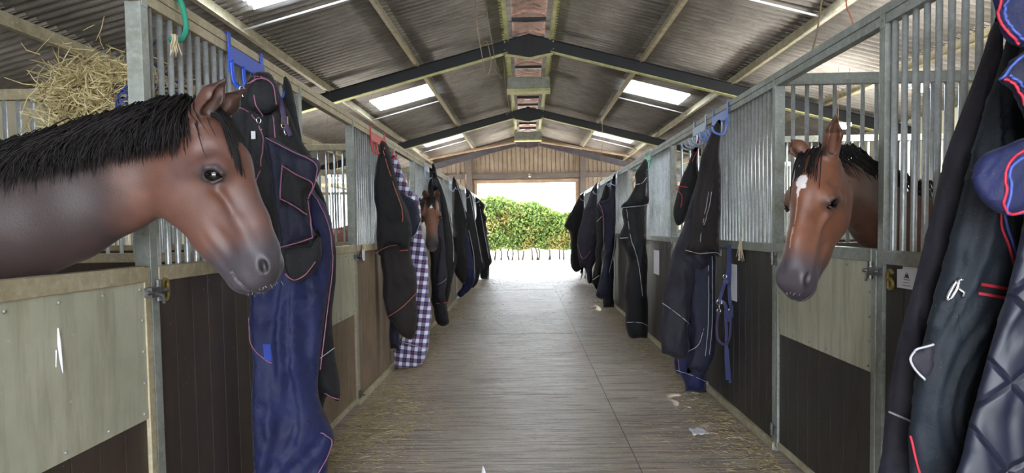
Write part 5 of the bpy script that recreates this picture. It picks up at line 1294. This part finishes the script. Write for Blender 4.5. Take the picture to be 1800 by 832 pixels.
for k in range(3): mb.tube(catmull([(1.70+k*.012, 4.37, 2.375), (1.735+k*.01, 4.35, 2.40+k*.008), (1.80, 4.34, 2.43), (1.83, 4.34, 2.47+k*.01)], 6), .004, 6)
tag(mb.build('cable_ends', 'twine_cream', smooth=True), 'bundle of cream cable ends above the partition left of the starred horse stall', 'cable')
P = catmull([(1.62, 14.6, 3.72), (1.64, 14.6, 3.3), (1.60, 14.6, 2.9), (1.59, 14.6, 2.41)], 6)
tag(MB().tube(P, .006, 6).build('hanging_cord', 'twine_brown', smooth=True), 'straight cord dropping from the lower right purlin to the top rail', 'cord')
P = [(-1.40, 16.0, 2.40), (-1.40, 16.0, 2.72)]
tag(MB().tube(P, .018, 8).build('wooden_peg', 'pale_timber', smooth=True), 'pale upright peg on the far left top rail', 'peg')
# dark bin at the far end on the left
e = empty('bin', (-1.2, 19.5, 0), 'dark grey bin on the floor under the farthest left rug', 'bin')
mb = MB(); mb.tube([(-1.2, 19.5, .01), (-1.2, 19.5, .2), (-1.2, 19.5, .36)], [.105, .118, .13], 20); mb.build('body', 'plastic_dark', e, smooth=False)
MB().tube([(-1.2+.132*math.cos(a*PI/10), 19.5+.132*math.sin(a*PI/10), .36) for a in range(20)], .008, 6, closed=True).build('rim', 'plastic_dark', e, smooth=True)
# straw and chaff on the floor
mb = MB(); r_ = random.Random(33)
def strand(x, y, L_, z=.004, w_=.0016):
    a = r_.uniform(0, 2*PI); d = Vector((math.cos(a), math.sin(a), 0)); b = Vector((-d.y, d.x, 0))*r_.uniform(-.15, .15)*L_
    if not (-1.40 < x-abs(d.x)*L_ and x+abs(d.x)*L_ < 1.55): return
    mb.tube([Vector((x, y, z))-d*L_*.5, Vector((x, y, z+r_.uniform(0, .006)))+b, Vector((x, y, z+r_.uniform(0, .004)))+d*L_*.5], [w_, w_, w_*.6], 3)
for i in range(11000):
    side = -1 if r_.random() < .60 else 1
    y = 3.2+16*r_.random()**2.2; off = abs(r_.gauss(0, .17 if r_.random() < .6 else .42)); x = (XL+.03+off) if side < 0 else (XR-.03-off)
    if abs(x) > 1.55: continue
    strand(x, y, r_.uniform(.012, .06)*(1 if r_.random() < .93 else 2))
for i in range(2600):
    strand(r_.uniform(-1.3, 1.5), 3.0+9*r_.random()**1.5, r_.uniform(.006, .028), .002, .0009)
for i in range(450):
    strand(r_.gauss(-1.02, .16), r_.gauss(5.0, .5), r_.uniform(.02, .09), .006, .0014)
o = mb.build('straw', 'hay'); tag(o, 'loose straw and chaff scattered along both edges of the aisle', 'straw', kind='stuff')
# paper scrap and the white tip at the bottom edge
mb = MB(); V = []; F = []; r_ = random.Random(4)
for i in range(7):
    for j in range(6): V.append((1.13+.11*i/6+r_.uniform(-.003, .003), 4.66+.15*j/5+.02*i/6, .006+.010*abs(math.sin(i*1.1+j*.8))))
for i in range(6):
    for j in range(5): F.append((i*6+j, (i+1)*6+j, (i+1)*6+j+1, i*6+j+1))
tag(mb.add(V, F).build('paper_scrap', 'paper', smooth=True, solid=.001), 'crumpled pale scrap lying on the concrete at lower right', 'scrap')
tag(MB().tube(catmull([(-.262, 3.66, .004), (-.262, 3.70, .03), (-.258, 3.73, .09), (-.262, 3.735, .135)], 4), [.026]*3+[.026, .026, .025, .024, .022, .019, .015, .010, .005, .001], 10, flat=.5).build('feather_tip', 'paper', smooth=True), 'white curled tip standing on the floor at the bottom edge', 'paper')
